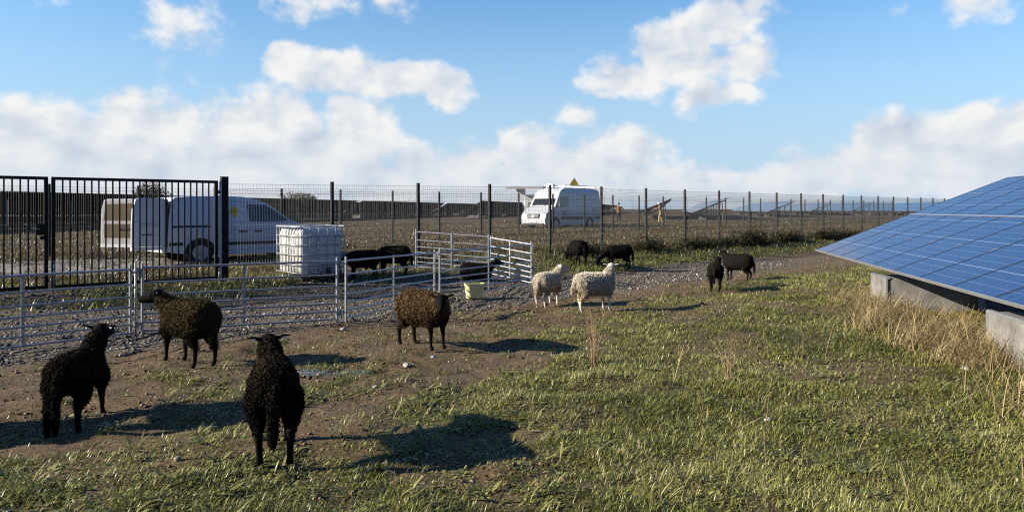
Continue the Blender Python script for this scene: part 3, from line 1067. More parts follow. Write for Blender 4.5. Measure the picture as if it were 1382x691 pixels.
make_sheep('black', deg(109), (-1.63, 5.07), 'black sheep seen from behind with long hanging tail, nearest to the camera', head=(12, -12), neck=(6, 24), scale=1.0, fat=.80, lk=.34, stand=.40,
           legs={'hl': .03, 'hr': -.02, 'fl': .04, 'fr': -.03}, tail=1.2, locks=45000, voxel=.0115, tagcol=True)
make_sheep('black', deg(101), (-3.46, 5.90), 'black long-legged sheep with raised head on the left, its shadow across bare soil', head=(-10, -8), neck=(-10, 46), scale=.93, fat=.92, lk=.34, stand=.40,
           legs={'hl': -.08, 'hr': .03, 'fl': .03, 'fr': .10}, tail=1.5, locks=42000, voxel=.0115, tagcol=True)
make_sheep('dark', deg(146), (-3.56, 8.17), 'dark brown sheep in profile beside the hurdle joint, head turned left', head=(38, -14), neck=(18, 36), scale=1.03, fat=1.08, lk=.42,
           legs={'hl': .04, 'hr': -.03, 'fl': .05, 'fr': -.02}, tail=1.0, locks=34000, tagcol=True)
make_sheep('brown', deg(-40), (-1.08, 9.03), 'thick-fleeced rusty brown sheep with black face looking at the camera', head=(-46, -30), neck=(-34, 22), scale=.97, fat=1.16, lk=.45,
           legs={'hl': .02, 'hr': -.06, 'fl': .03, 'fr': .0}, tail=.9, locks=30000)
make_sheep('white', deg(58), (.64, 13.25), 'white sheep beside the pen corner, looking right with its rump to the camera', head=(-46, -22), neck=(-14, 46), scale=.88, fat=1.02, lk=.6, stand=.32,
           legs={'fl': .02}, tail=1.1, locks=30000, voxel=.015)
make_sheep('white', deg(22), (1.38, 12.42), 'shaggy white sheep seen side on with its head turned away', head=(62, -6), neck=(26, 58), scale=.92, fat=1.06, lk=.75, stand=.36,
           legs={'hl': .05, 'hr': -.04, 'fr': .03}, tail=.6, locks=32000, voxel=.015)
make_sheep('black', deg(112), (1.80, 20.3), 'black sheep grazing with its rump turned, behind the white sheep', head=(0, -78), neck=(4, -30), scale=.98, fat=1.15, locks=4000, voxel=.018)
make_sheep('black', deg(196), (2.86, 19.9), 'black sheep grazing side on near the gravel strip, head down at left', head=(10, -70), neck=(12, -28), scale=.98, fat=1.0, locks=4000, voxel=.018, tagcol=True)
make_sheep('black', deg(72), (4.22, 15.35), 'small black sheep of the pair by the soil strip, facing away', head=(-14, -14), neck=(-8, 36), scale=.88, fat=.98, locks=5000, voxel=.017, tail=1.1)
make_sheep('black', deg(140), (5.42, 17.75), 'stout black sheep of the pair, broadside with its head turned away', head=(-50, -6), neck=(-30, 34), scale=.93, fat=1.10, locks=5000, voxel=.017, tagcol=True)
make_sheep('black', deg(-8), (-.82, 16.75), 'black sheep lying inside the hurdle pen behind the yellow bucket', head=(10, -14), neck=(6, 40), scale=.95, fat=1.1, locks=4000, voxel=.018, lying=True, tail=0)
make_sheep('black', deg(176), (-2.72, 17.05), 'black sheep grazing in the shade of the tank, close to the mesh fence', head=(0, -74), neck=(0, -30), scale=.98, fat=1.12, locks=4000, voxel=.018)
make_sheep('black', deg(205), (-3.28, 16.35), 'black sheep in the deep shade right beside the white tank', head=(0, -74), neck=(0, -30), scale=.94, fat=1.12, locks=4000, voxel=.018)
make_sheep('black', deg(85), (-4.85, 5.45), 'black sheep just outside the left edge, known by its shadow', head=(0, -10), neck=(0, 50), scale=1.05, fat=1.05, locks=2000, voxel=.018)


# ------------------------------------------------------------------ hurdles, bucket, tank
RAILS = (.05, .165, .28, .40, .535, .70, .90)


def hurdle(a, b, label, brace=.5, lift=0.0):
    a, b = Vector((*a, 0)), Vector((*b, 0))
    a.z, b.z = G(a.x, a.y) + lift, G(b.x, b.y) + lift
    root = thing('sheep_hurdle', label, 'hurdle', tuple(a), 0, 'galvanised hurdles of the sheep pen')
    d = b - a
    u = d.normalized()
    side = Vector((-u.y, u.x, 0)).normalized()
    for z in RAILS:
        r = .0135 if z < .8 else .0155
        MB().tube([Vector((0, 0, z)), d + Vector((0, 0, z))], r, 8).build('rail', M['galv'], root, True, sharp=40)
    for p in (Vector((0, 0, 0)), d):
        MB().tube([p + Vector((0, 0, -.02)), p + Vector((0, 0, .96))], .018, 8).build('end_post', M['galv'], root, True, sharp=40)
    p = d * brace
    MB().bar(p + side * .021 + Vector((0, 0, .03)), p + side * .021 + Vector((0, 0, .92)), .038, .008, up=side).build('brace', M['galv'], root)
    for p, s in ((Vector((0, 0, 0)), -1), (d, 1)):
        for z in (.14, .86):
            m = MB()
            m.tube([p + u * (s * .02) + Vector((0, 0, z)), p + u * (s * .065) + Vector((0, 0, z))], .012, 6)
            m.tube([p + u * (s * .058) + Vector((0, 0, z - .045)), p + u * (s * .058) + Vector((0, 0, z + .045))], .015, 8)
            m.build('hinge_lug', M['galv'], root, True, sharp=40)
    return root


hurdle((-6.72, 8.02), (-5.10, 9.90), 'sheep hurdle nearest the left edge, below the dark gate')
hurdle((-4.97, 9.96), (-2.58, 10.92), 'sheep hurdle behind the dark brown sheep, in front of the white tank')
hurdle((-2.47, 11.02), (-1.42, 13.58), 'sheep hurdle behind the rusty brown sheep')
hurdle((-1.34, 13.72), (.43, 16.30), 'sheep hurdle behind the yellow bucket, running back to the pen corner')
hurdle((.43, 16.42), (-.50, 17.62), 'short bright hurdle closing the far right end of the pen')
hurdle((-.56, 17.66), (-2.36, 18.22), 'sunlit hurdle at the back of the pen meeting the mesh fence', lift=.02)
# the loose drop pin in the joint of the first two hurdles
o = MB().tube([(0, 0, 0), (0, 0, .98)], .013, 8).tube([(0, 0, .98), (.03, 0, 1.03), (.06, 0, .99)], .008, 6).build('drop_pin', M['galv'], None, True)
o.location = (-5.03, 9.90, G(-5.03, 9.9) + .01)
tag(o, 'thin steel pin standing in the joint between the two left hurdles', 'pin')

# bucket
bx, by = -.72, 14.15
root = thing('feed_bucket', 'pale yellow plastic feed bucket on the stones by the hurdle', 'bucket', (bx, by, G(bx, by) + .015), .3)
m = MB()
ring = []
for (z, sx, sy) in [(0, .15, .11), (.26, .185, .14), (.28, .195, .15), (.28, .18, .135), (.02, .14, .10)]:
    ring.append([(sx * (abs(math.cos(t)) ** .55) * (1 if math.cos(t) > 0 else -1), sy * (abs(math.sin(t)) ** .55) * (1 if math.sin(t) > 0 else -1), z) for t in [2 * PI * k / 32 for k in range(32)]])
vs = [p for r in ring for p in r]
fs = [(i * 32 + k, i * 32 + (k + 1) % 32, (i + 1) * 32 + (k + 1) % 32, (i + 1) * 32 + k) for i in range(4) for k in range(32)]
fs += [tuple(reversed(range(32))), tuple(4 * 32 + k for k in range(32))]
m.add(vs, fs).build('tub', M['pail'], root, True, sharp=40)
MB().tube([(.19 * math.cos(t), .02, .27 + .02 * math.sin(t)) for t in np.linspace(0, PI, 12)], .005, 6).build('handle', M['galv'], root, True)

# water tank in its cage
ti = thing('caged_water_tank', 'white plastic water tank in a steel cage beside the small van', 'tank', (-4.40, 15.45, G(-4.4, 15.45) - .02), deg(41))
Wd, Dp = 1.0, 1.2
zb, zt = .15, 1.15
m = MB()
for k in range(3):
    m.box((.09 + .41 * k, Dp / 2, .055), (.12, Dp, .09))
for k in range(3):
    m.box((Wd / 2, .08 + .52 * k, .115), (Wd, .1, .02))
m.build('pallet', M['black_plastic'], ti, bevel=.006)
# bottle with ribbed long sides and rounded edges
nx_, ny_ = 40, 52
per = []
rc = .07
for (a, b, dx, dy, ln, long_) in [(.03, .03, 1, 0, Wd - .06, False), (Wd - .03, .03, 0, 1, Dp - .06, True), (Wd - .03, Dp - .03, -1, 0, Wd - .06, False), (.03, Dp - .03, 0, -1, Dp - .06, True)]:
    for k in range(44):
        t = k / 44 * ln
        out = 0.0
        e = min(t, ln - t)
        if e < rc: out -= rc - math.sqrt(max(0, rc * rc - (rc - e) ** 2))
        out -= (.042 if long_ else .012) * (.5 + .5 * math.cos(2 * PI * t / (ln / (7 if long_ else 3)))) * min(1, e / .06)
        nxn, nyn = dy, -dx
        per.append((a + dx * t + nxn * out, b + dy * t + nyn * out))
lev = [(zb, .10), (zb + .03, .03), (zb + .07, 0), (zb + .33, .004), (zb + .5, 0), (zb + .67, .004), (zt - .12, 0), (zt - .05, .02), (zt - .01, .06), (zt, .14)]
vs = []
cx0, cy0 = Wd / 2, Dp / 2
for (z, ins) in lev:
    for (px, py) in per:
        kx, ky = (px - cx0), (py - cy0)
        vs.append((cx0 + kx * (1 - ins / (Wd / 2)), cy0 + ky * (1 - ins / (Dp / 2)), z))
n = len(per)
fs = [(i * n + k, i * n + (k + 1) % n, (i + 1) * n + (k + 1) % n, (i + 1) * n + k) for i in range(len(lev) - 1) for k in range(n)]
fs += [tuple(reversed(range(n))), tuple((len(lev) - 1) * n + k for k in range(n))]
tk = MB().add(vs, fs).build('tank', M['tank'], ti, True, sharp=50)
MB().tube([(Wd / 2, Dp / 2, zt - .01), (Wd / 2, Dp / 2, zt + .045)], .11, 20).build('lid', M['black_plastic'], tk, True, sharp=40)
m = MB()
for z in (zb + .04, .36, .57, .78, .97, zt + .01):
    m.tube([(-.012, -.012, z), (Wd + .012, -.012, z), (Wd + .012, Dp + .012, z), (-.012, Dp + .012, z), (-.012, -.012, z)], .011, 6)
for k in range(6):
    x = Wd * k / 5
    for y in (0, Dp):
        m.tube([(x, y, .10), (x, y, zt + .02)], .009, 6)
for k in range(1, 8):
    y = Dp * k / 8
    for x in (0, Wd):
        m.tube([(x, y, .10), (x, y, zt + .02)], .009, 6)
m.build('cage', M['galv'], ti, True)
m = MB()
for y in (.30, .9):
    m.bar((0, y, zt + .03), (Wd, y, zt + .03), .05, .02)
m.bar((0, Dp, zt + .03), (Wd, Dp, zt + .03), .03, .03).bar((0, 0, zt + .025), (0, Dp, zt + .025), .03, .03).bar((Wd, 0, zt + .025), (Wd, Dp, zt + .025), .03, .03)
m.build('top_bar', M['alu'], ti)
m = MB()
m.tube([(.62, .03, .22), (.62, -.05, .22)], .055, 14).tube([(.62, -.03, .22), (.62, -.06, .17), (.62, -.07, .13)], .035, 10).box((.62, -.06, .285), (.11, .03, .02))
m.build('valve', M['black_plastic'], ti, True, sharp=40)
MB().box((.62, .004, .24), (.26, .01, .20)).build('valve_plate', M['grey_trim'], ti)

# ------------------------------------------------------------------ gates and mesh fences
GP0, GP1 = Vector((-8.17, 13.14)), Vector((-5.93, 14.93))
gdir = (GP1 - GP0).normalized()


def gate(a, b, label, lock):
    d = (b - a).length
    root = thing('metal_gate', label, 'gate', (a.x, a.y, .29), math.atan2(b.y - a.y, b.x - a.x), 'double yard gate of dark upright bars')
    H = 1.98
    f = MB()
    for z in (.03, H - .03):
        f.bar((0, 0, z), (d, 0, z), .05, .055)
    for x in (.03, d - .03):
        f.bar((x, 0, .0575), (x, 0, H - .0575), .06, .06, up=(1, 0, 0))
    f.build('frame', M['dark_steel'], root)
    nb = 23
    for k in range(nb):
        x = .06 + (d - .12) * (k + 1) / (nb + 1)
        MB().bar((x, 0, .0575), (x, 0, H - .0575), .025, .025, up=(1, 0, 0)).build('bar', M['dark_steel'], root)
    if lock:
        m = MB().box((d - .12, 0, 1.05), (.13, .075, .2)).box((d - .07, 0, .9), (.10, .06, .06))
        lb = m.build('lock_box', M['dark_steel'], root, bevel=.005)
        MB().tube([(d - .14, -.04, 1.06), (d - .14, -.085, 1.06), (d - .25, -.085, 1.06)], .010, 8).build('handle', M['galv'], lb, True)
    else:
        MB().box((d + .03, 0, 1.75), (.06, .04, .06)).box((d + .03, 0, .25), (.06, .04, .06)).build('hinge', M['dark_steel'], root)
        MB().tube([(.03, -.05, -.06), (.03, -.05, .5)], .013, 8).build('drop_bolt', M['galv'], root, True)
    return root


gate(GP0, GP1, 'right leaf of the dark barred gate, in front of the small van', False)
gate(GP0 - gdir * 2.98, GP0 - gdir * .05, 'left leaf of the dark barred gate with the lock box', True)
gp = GP1 + gdir * .13
root = thing('gate_post', 'thick dark square post the right gate leaf hangs on', 'post', (gp.x, gp.y, 0), math.atan2(gdir.y, gdir.x))
MB().box((0, 0, 1.2), (.13, .13, 2.28)).build('post', M['dark_steel'], root, bevel=.006)
MB().box((0, 0, 2.345), (.14, .14, .012)).build('cap', M['dark_steel'], root)
MB().box((-.085, -.03, 1.2), (.035, .05, 2.2)).build('stop_strip', M['galv'], root)

FU = Vector((1.73, 1.716, 0))
FANG = math.atan2(FU.y, FU.x)
FSP = FU.length


def wire_panel_mesh():
    m = MB()
    w, h = FSP - .03, 1.78
    t = .0052

    def yy(z):       # pressed V folds
        for c in (.18, .95, 1.62):
            if abs(z - c) < .05: return .03 * (1 - abs(z - c) / .05)
        return 0.0
    zs = [0, .13, .18, .23, .90, .95, 1.0, 1.57, 1.62, 1.67, h]
    for k in range(40):
        x = .015 + w * (k + .5) / 40
        for a, b in zip(zs[:-1], zs[1:]):
            ya, yb = yy(a) - .005, yy(b) - .005
            m.add([(x - t / 2, ya, a), (x + t / 2, ya, a), (x, ya - t, a), (x - t / 2, yb, b), (x + t / 2, yb, b), (x, yb - t, b)], [(0, 1, 4, 3), (1, 2, 5, 4), (2, 0, 3, 5)])
    for z in (.02, .13, .18, .23, .43, .63, .83, .90, .95, 1.0, 1.2, 1.4, 1.57, 1.62, 1.67, h - .02):
        y = yy(z) + .006
        m.add([(.015, y, z - t / 2), (.015, y, z + t / 2), (.015, y + t, z), (.015 + w, y, z - t / 2), (.015 + w, y, z + t / 2), (.015 + w, y + t, z)], [(0, 1, 4, 3), (1, 2, 5, 4), (2, 0, 3, 5)])
    return m.mesh('wire_panel')


WPM = wire_panel_mesh()
WPM.materials.append(M['wire'])
PM = MB().box((0, 0, -1.1), (.062, .062, 2.2)).box((0, 0, .004), (.066, .066, .012)).mesh('fence_post')
PM.materials.append(M['post_grey'])


def fence(start, i0, i1, topf, label, skip_first=False, dark=False):
    s = Vector(start)
    root = thing('mesh_fence', label, 'fence', (s.x, s.y, 0), FANG)
    for i in range(i0, i1 + 1):
        if not (skip_first and i == i0):
            o = bpy.data.objects.new('fence_post', PM)
            COL.objects.link(o); o.parent = root
            o.location = (i * FSP, 0, topf(i))
        if i < i1:
            o = bpy.data.objects.new('wire_panel', WPM)
            COL.objects.link(o); o.parent = root
            za, zb_ = topf(i), topf(i + 1)
            o.location = (i * FSP, -.035, za - 1.83)
            o.rotation_euler = (0, -math.atan2(zb_ - za, FSP), 0)
    return root


fence((-5.80, 15.04, 0), 0, 24, lambda i: 2.27 + .032 * min(i, 4), 'near mesh fence with grey posts running from the gate post towards the right', True)
fence((-8.33, 26.8, 0), -8, 26, lambda i: 2.42 + .004 * min(max(i, 0), 6), 'far mesh fence with dark posts on the other side of the track')

# ------------------------------------------------------------------ solar tables
def module_material():
    """blue polycrystalline cells with pale lines between them, under glass; local x up the slope, local y along the row"""
    m = bpy.data.materials.new('solar_cells')
    m.use_nodes = True
    nt = m.node_tree
    b = nt.nodes['Principled BSDF']
    tc = nt.nodes.new('ShaderNodeTexCoord')
    sp = nt.nodes.new('ShaderNodeSeparateXYZ')
    nt.links.new(tc.outputs['Object'], sp.inputs[0])

    def line(src, n_per_m, offset, half):
        a = mth(nt, 'FRACT', mth(nt, 'MULTIPLY_ADD', src, n_per_m, offset))
        a = mth(nt, 'ABSOLUTE', mth(nt, 'SUBTRACT', a, .5))
        return mth(nt, 'GREATER_THAN', a, .5 - half)
    gx = line(sp.outputs[0], 6.0, .0, .018)          # between cells, across the slope
    gy = line(sp.outputs[1], 5.65, .5, .012)
    bus = line(sp.outputs[1], 5.65 * 3, .5, .02)
    mid = line(sp.outputs[0], 1.5, .25, .011)
    vor = nt.nodes.new('ShaderNodeTexVoronoi')
    vor.inputs['Scale'].default_value = 40
    nt.links.new(tc.outputs['Object'], vor.inputs['Vector'])
    cell = ramp(nt, [(0, (.009, .027, .095)), (1, (.014, .040, .130))], vor.outputs['Color'])
    nz = nt.nodes.new('ShaderNodeTexNoise')
    nz.inputs['Scale'].default_value = 1.6
    nt.links.new(tc.outputs['Object'], nz.inputs['Vector'])
    cell = mixc(nt, mth(nt, 'MULTIPLY', nz.outputs['Fac'], .25), cell, (.025, .065, .18))
    c = mixc(nt, mth(nt, 'MULTIPLY', bus, .30), cell, (.25, .33, .48))
    c = mixc(nt, mth(nt, 'MULTIPLY', mth(nt, 'MAXIMUM', gx, gy), .35), c, (.40, .46, .56))
    c = mixc(nt, mth(nt, 'MULTIPLY', mid, .38), c, (.40, .46, .58))
    nt.links.new(c, b.inputs['Base Color'])
    b.inputs['Roughness'].default_value = .4
    b.inputs['Specular IOR Level'].default_value = .3
    b.inputs['Coat Weight'].default_value = .35
    b.inputs['Coat Roughness'].default_value = .12
    return m


M['cells'] = module_material()
TH = math.atan2(-.207, 1.0)                       # rows run along (.207, 1); upslope is to the right
RISE, RUN, LOWZ = 1.556, 3.79, .80
SL = math.hypot(RISE, RUN)
TILT = math.atan2(RISE, RUN)
UPX = Vector((math.cos(TILT), 0, math.sin(TILT)))
NRM = Vector((-math.sin(TILT), 0, math.cos(TILT)))
ROWD = Vector((.207, 1.0, 0)).normalized()

# the near table, module by module
PW, PL = 1.133, SL / 2
near0 = Vector((6.74, 16.4, 0)) - ROWD * (12 * PW)
near = thing('solar_table', 'large tilted table of blue solar modules standing close on the right', 'solar table', (near0.x, near0.y, 0), TH, 'tilted solar tables of the solar field')
gm = MB().box((PL / 2 - .014, 0, 0), (PL - .034, PW - .030, .006)).mesh('solar_glass')
gm.materials.append(M['cells'])
fr = MB()
hw, hl = PW / 2 - .004, PL / 2 - .006
for (a, b) in (((-hl, -hw), (hl, -hw)), ((hl, -hw), (hl, hw)), ((hl, hw), (-hl, hw)), ((-hl, hw), (-hl, -hw))):
    fr.bar((a[0] + PL / 2 - .014, a[1], -.012), (b[0] + PL / 2 - .014, b[1], -.012), .013, .038)
frm = fr.mesh('module_frame'); frm.materials.append(M['underside'])
bk = MB().box((PL / 2 - .014, 0, -.012), (PL - .05, PW - .05, .004)).mesh('module_back'); bk.materials.append(M['underside'])
for c in range(12):
    for r in range(2):
        base = Vector((0, (c + .5) * PW, LOWZ)) + UPX * (r * (PL + .012))
        o = bpy.data.objects.new('solar_module', gm); COL.objects.link(o); o.parent = near
        o.location = base; o.rotation_euler = (0, -TILT, 0)
        for nm, mm in (('module_frame', frm), ('back_sheet', bk)):
            s = bpy.data.objects.new(nm, mm); COL.objects.link(s); s.parent = o
# bright joint strip between the two rows, and mid clamps
m = MB()
j = Vector((0, 0, LOWZ)) + UPX * (PL - .004) + NRM * .012
m.bar(j, j + Vector((0, 12 * PW, 0)), .045, .006, up=NRM)
m.build('joint_strip', M['alu'], near)
m = MB()
for c in range(1, 12):
    for d_ in (.95, 3.05):
        p = Vector((0, c * PW, LOWZ)) + UPX * d_ + NRM * .010
        m.bar(p - UPX * .05, p + UPX * .05, .018, .010, up=NRM)
m.build('module_clamp', M['alu'], near)
m = MB()
for d_ in (-.014, SL + .004):
    p = Vector((0, 0, LOWZ)) + UPX * d_ - NRM * .012
    m.bar(p, p + Vector((0, 12 * PW, 0)), .012, .040, up=NRM)
m.build('edge_trim', M['alu'], near)
# substructure
for d_ in (.42, 1.58, 2.5, 3.66):
    p = Vector((0, .05, LOWZ)) + UPX * d_ - NRM * .075
    MB().bar(p, p + Vector((0, 12 * PW - .1, 0)), .05, .08, up=NRM).build('purlin', M['galv'], near)
for yb in (1.3, 5.15, 9.35, 12.6):
    for xx in ((1.7, 3.1) if yb < 12 else (2.2, 3.2)):
        zt_ = LOWZ + xx * math.tan(TILT) - .13
        MB().box((xx, yb, zt_ / 2 - .05), (.09, .06, zt_ + .1)).build('leg', M['galv'], near)
    p = Vector((.3, yb, LOWZ + .3 * math.tan(TILT) - .15))
    MB().bar(p, p + UPX * 3.5, .06, .07, up=NRM).build('rafter', M['galv'], near)


def near_block(yl, label, dep=2.9, hh=.53, ww=.92):
    w = near.matrix_basis @ Vector((.32, yl, 0))
    z = G(w.x, w.y)
    root = thing('concrete_footing', label, 'footing', (w.x, w.y, z), TH, 'concrete blocks under the near solar table')
    MB().prism([(0, -.12), (dep, -.12), (dep, hh * .9), (.45, hh), (0, hh)], -ww / 2, ww / 2, 'y').build('block', M['concrete'], root, bevel=.012)
    m = MB()
    m.box((.012, 0, hh + .006), (.05, ww + .03, .03)).box((-.008, -ww / 2 - .004, hh / 2), (.024, .03, hh + .02)).box((-.008, ww / 2 + .004, hh / 2), (.024, .03, hh + .02))
    m.build('edge_strip', M['alu'], root)
    return root


near_block((12 * PW) - 16.4 / 1.0 + 8.0 - .14, 'pale concrete footing block nearest the right edge, straw in front of it')
near_block((12 * PW) - 16.4 / 1.0 + 12.45 + .25, 'pale concrete footing block half way along the low edge of the near table')


def far_material():
    m = bpy.data.materials.new('far_solar_cells')
    m.use_nodes = True
    nt = m.node_tree
    b = nt.nodes['Principled BSDF']
    tc = nt.nodes.new('ShaderNodeTexCoord')
    sp = nt.nodes.new('ShaderNodeSeparateXYZ')
    nt.links.new(tc.outputs['Object'], sp.inputs[0])

    def line(src, n, off, half):
        a = mth(nt, 'ABSOLUTE', mth(nt, 'SUBTRACT', mth(nt, 'FRACT', mth(nt, 'MULTIPLY_ADD', src, n, off)), .5))
        return mth(nt, 'GREATER_THAN', a, .5 - half)
    l = mth(nt, 'MAXIMUM', line(sp.outputs[0], 1 / (RUN / 2), 0, .015), line(sp.outputs[1], 1 / PW, 0, .025))
    c = mixc(nt, mth(nt, 'MULTIPLY', l, .5), (.015, .045, .15), (.35, .4, .48))
    nt.links.new(c, b.inputs['Base Color'])
    b.inputs['Roughness'].default_value = .3
    b.inputs['Coat Weight'].default_value = .7
    b.inputs['Coat Roughness'].default_value = .12
    return m


M['far_cells'] = far_material()


def far_table(c_high, y0, length, label, ground=.5, group='tilted solar tables of the solar field'):
    lowz = .22 if c_high < -20 else LOWZ
    rise = RISE + LOWZ - lowz
    sl = math.hypot(rise, RUN); tilt = math.atan2(rise, RUN)
    upx = Vector((math.cos(tilt), 0, math.sin(tilt))); nrm = Vector((-math.sin(tilt), 0, math.cos(tilt)))
    """high edge lies on X = c_high + .207 Y; near end at Y = y0"""
    hi = Vector((c_high + .207 * y0, y0, 0))
    e = Vector((math.cos(TH), math.sin(TH), 0))
    lo = hi - e * RUN
    root = thing('solar_table', label, 'solar table', (lo.x, lo.y, ground), TH, group)
    m = MB()
    a = Vector((0, 0, lowz)); b = a + upx * sl
    L = Vector((0, length, 0))
    m.add([a, b, b + L, a + L, a - nrm * .035, b - nrm * .035, b + L - nrm * .035, a + L - nrm * .035],
          [(0, 1, 2, 3), (7, 6, 5, 4), (0, 4, 5, 1), (1, 5, 6, 2), (2, 6, 7, 3), (3, 7, 4, 0)])
    pan = m.build('module_surface', M['far_cells'], root)
    pan.data.materials.append(M['underside'])
    for k, p in enumerate(pan.data.polygons):
        p.material_index = 0 if p.normal.z > .5 else 1
    k = max(3, int(length / 4.5))
    for i in range(k):
        yb = .6 + (length - 1.2) * i / (k - 1)
        p = Vector((.3, yb, lowz + .3 * math.tan(tilt) - .12))
        m = MB().bar(p, p + upx * 3.4, .07, .09, up=nrm).box((.8, yb, .5), (.09, .09, .95)).box((3.1, yb, .9), (.09, .09, 1.75))
        m.bar((.8, yb, .25), (3.1, yb, 1.75), .05, .05)
        m.build('support_frame', M['galv'], root)
        if (i + int(y0)) % 3 == 0: MB().box((2.1, yb, .10), (2.3, .5, .42)).build('footing', M['concrete'], root)
    return root


T = [(-42.9, 38, 33, 'dark backed solar table behind the gate bars at the left edge'),
     (-42.9, 72, 32, 'dark backed solar table beyond the small van, second of its row'),
     (-42.9, 105, 40, 'dark backed solar table seen above the caged tank'),
     (-42.9, 146, 50, 'dark backed solar table at the far end of the left row'),
     (-52.5, 46, 60, 'solar table in the second row back, behind the gate bars'),
     (-52.5, 107, 70, 'solar table in the second row back, beyond the hurdle pen'),
     (-72.0, 60, 120, 'solar table in the fourth row back on the left side'),
     (-62.0, 60, 110, 'solar table in the third row back on the left side'),
     (-26.0, 105, 60, 'dark backed solar table just left of the high roofed van'),
     (-15.7, 125, 125, 'dark backed solar table behind the worker in the brown jacket'),
     (.7, 82, 40, 'dark solar table seen end on behind the worker with the white helmet'),
     (6.7, 77, 55, 'solar table seen end on, first one right of the helmeted worker'),
     (18.2, 103, 60, 'blue faced solar table with a long lit top, above the pair of black sheep'),
     (30.0, 133, 70, 'blue faced solar table second from the helmeted worker among the lit tables'),
     (36.4, 129, 60, 'blue faced solar table in the middle of the far lit tables'),
     (46.0, 122, 60, 'blue faced solar table last but one before the near table hides the row'),
     (58.0, 140, 60, 'blue faced solar table just left of where the near table rises')]
for t in T:
    far_table(*t)


# ------------------------------------------------------------------ vans
def van_shell(name, outline, hw, material, parent, xs, zs, nose=lambda x: 1.0):
    """side outline (x, z) given real width: y = hw(z) * nose(x)"""
    m = MB().prism(outline, -1, 1, 'y')
    me = m.mesh(name)
    bm = bmesh.new(); bm.from_mesh(me)
    bmesh.ops.triangulate(bm, faces=[f for f in bm.faces if len(f.verts) > 4])
    for x in xs:
        bmesh.ops.bisect_plane(bm, geom=bm.verts[:] + bm.edges[:] + bm.faces[:], plane_co=(x, 0, 0), plane_no=(1, 0, 0))
    for z in zs:
        bmesh.ops.bisect_plane(bm, geom=bm.verts[:] + bm.edges[:] + bm.faces[:], plane_co=(0, 0, z), plane_no=(0, 0, 1))
    for y in (-.85, -.5, 0, .5, .85):
        bmesh.ops.bisect_plane(bm, geom=bm.verts[:] + bm.edges[:] + bm.faces[:], plane_co=(0, y, 0), plane_no=(0, 1, 0))
    for v in bm.verts:
        v.co.y *= hw(v.co.z) * nose(v.co.x)
    bmesh.ops.remove_doubles(bm, verts=bm.verts, dist=.0005)
    bmesh.ops.recalc_face_normals(bm, faces=bm.faces)
    bm.to_mesh(me); bm.free()
    o = link(name, me, material, parent, True)
    me.set_sharp_from_angle(angle=math.radians(28))
    return o


def side_plate(name, poly, side, hw, material, parent, off=.006, depth=.03, nose=lambda x: 1.0):
    """thin plate following the body side (side = +1 or -1)"""
    vs = [(x, side * (hw(z) * nose(x) + off), z) for x, z in poly] + [(x, side * (hw(z) * nose(x) - depth), z) for x, z in poly]
    n = len(poly)
    fs = [tuple(range(n)), tuple(reversed(range(n, 2 * n)))] + [((i + 1) % n, i, n + i, n + (i + 1) % n) for i in range(n)]
    return MB().add(vs, fs).build(name, material, parent)


def arch(cx, cz, r, n=10, z0=None):
    """points of a wheel arch from front to back, opening downwards"""
    return [(cx + r * math.cos(t), cz + r * math.sin(t)) for t in np.linspace(0, PI, n)]


def wheel(x, y, r, parent, side):
    w = MB()
    w.tube([(x, y - .10, r), (x, y + .10, r)], r, 28)
    o = w.build('wheel', M['rubber'], parent, True, sharp=40)
    MB().tube([(x, y + side * .085, r), (x, y + side * .112, r)], r * .62, 20).tube([(x, y + side * .11, r), (x, y + side * .125, r)], r * .2, 12).build('rim', M['rim'], o, True, sharp=40)
    return o


# small van beyond the gate, its back doors open
vx, vy = -8.80, 18.9
van = thing('delivery_van', 'small white van with open back doors parked behind the gate', 'van', (0, 0, 0), deg(43))
van.location = (vx - .9 * math.sin(deg(43)), vy + .9 * math.cos(deg(43)), .23)
van.scale = (1.08, 1, 1)


def hw1(z):
    return .90 - .02 * max(0, .5 - z) - .10 * max(0, (z - 1.0) / .75) - .10 * max(0, (z - 1.66) / .16) ** 2


def nose1(x):
    return 1 - .10 * max(0, (x - 3.4) / .8) ** 2


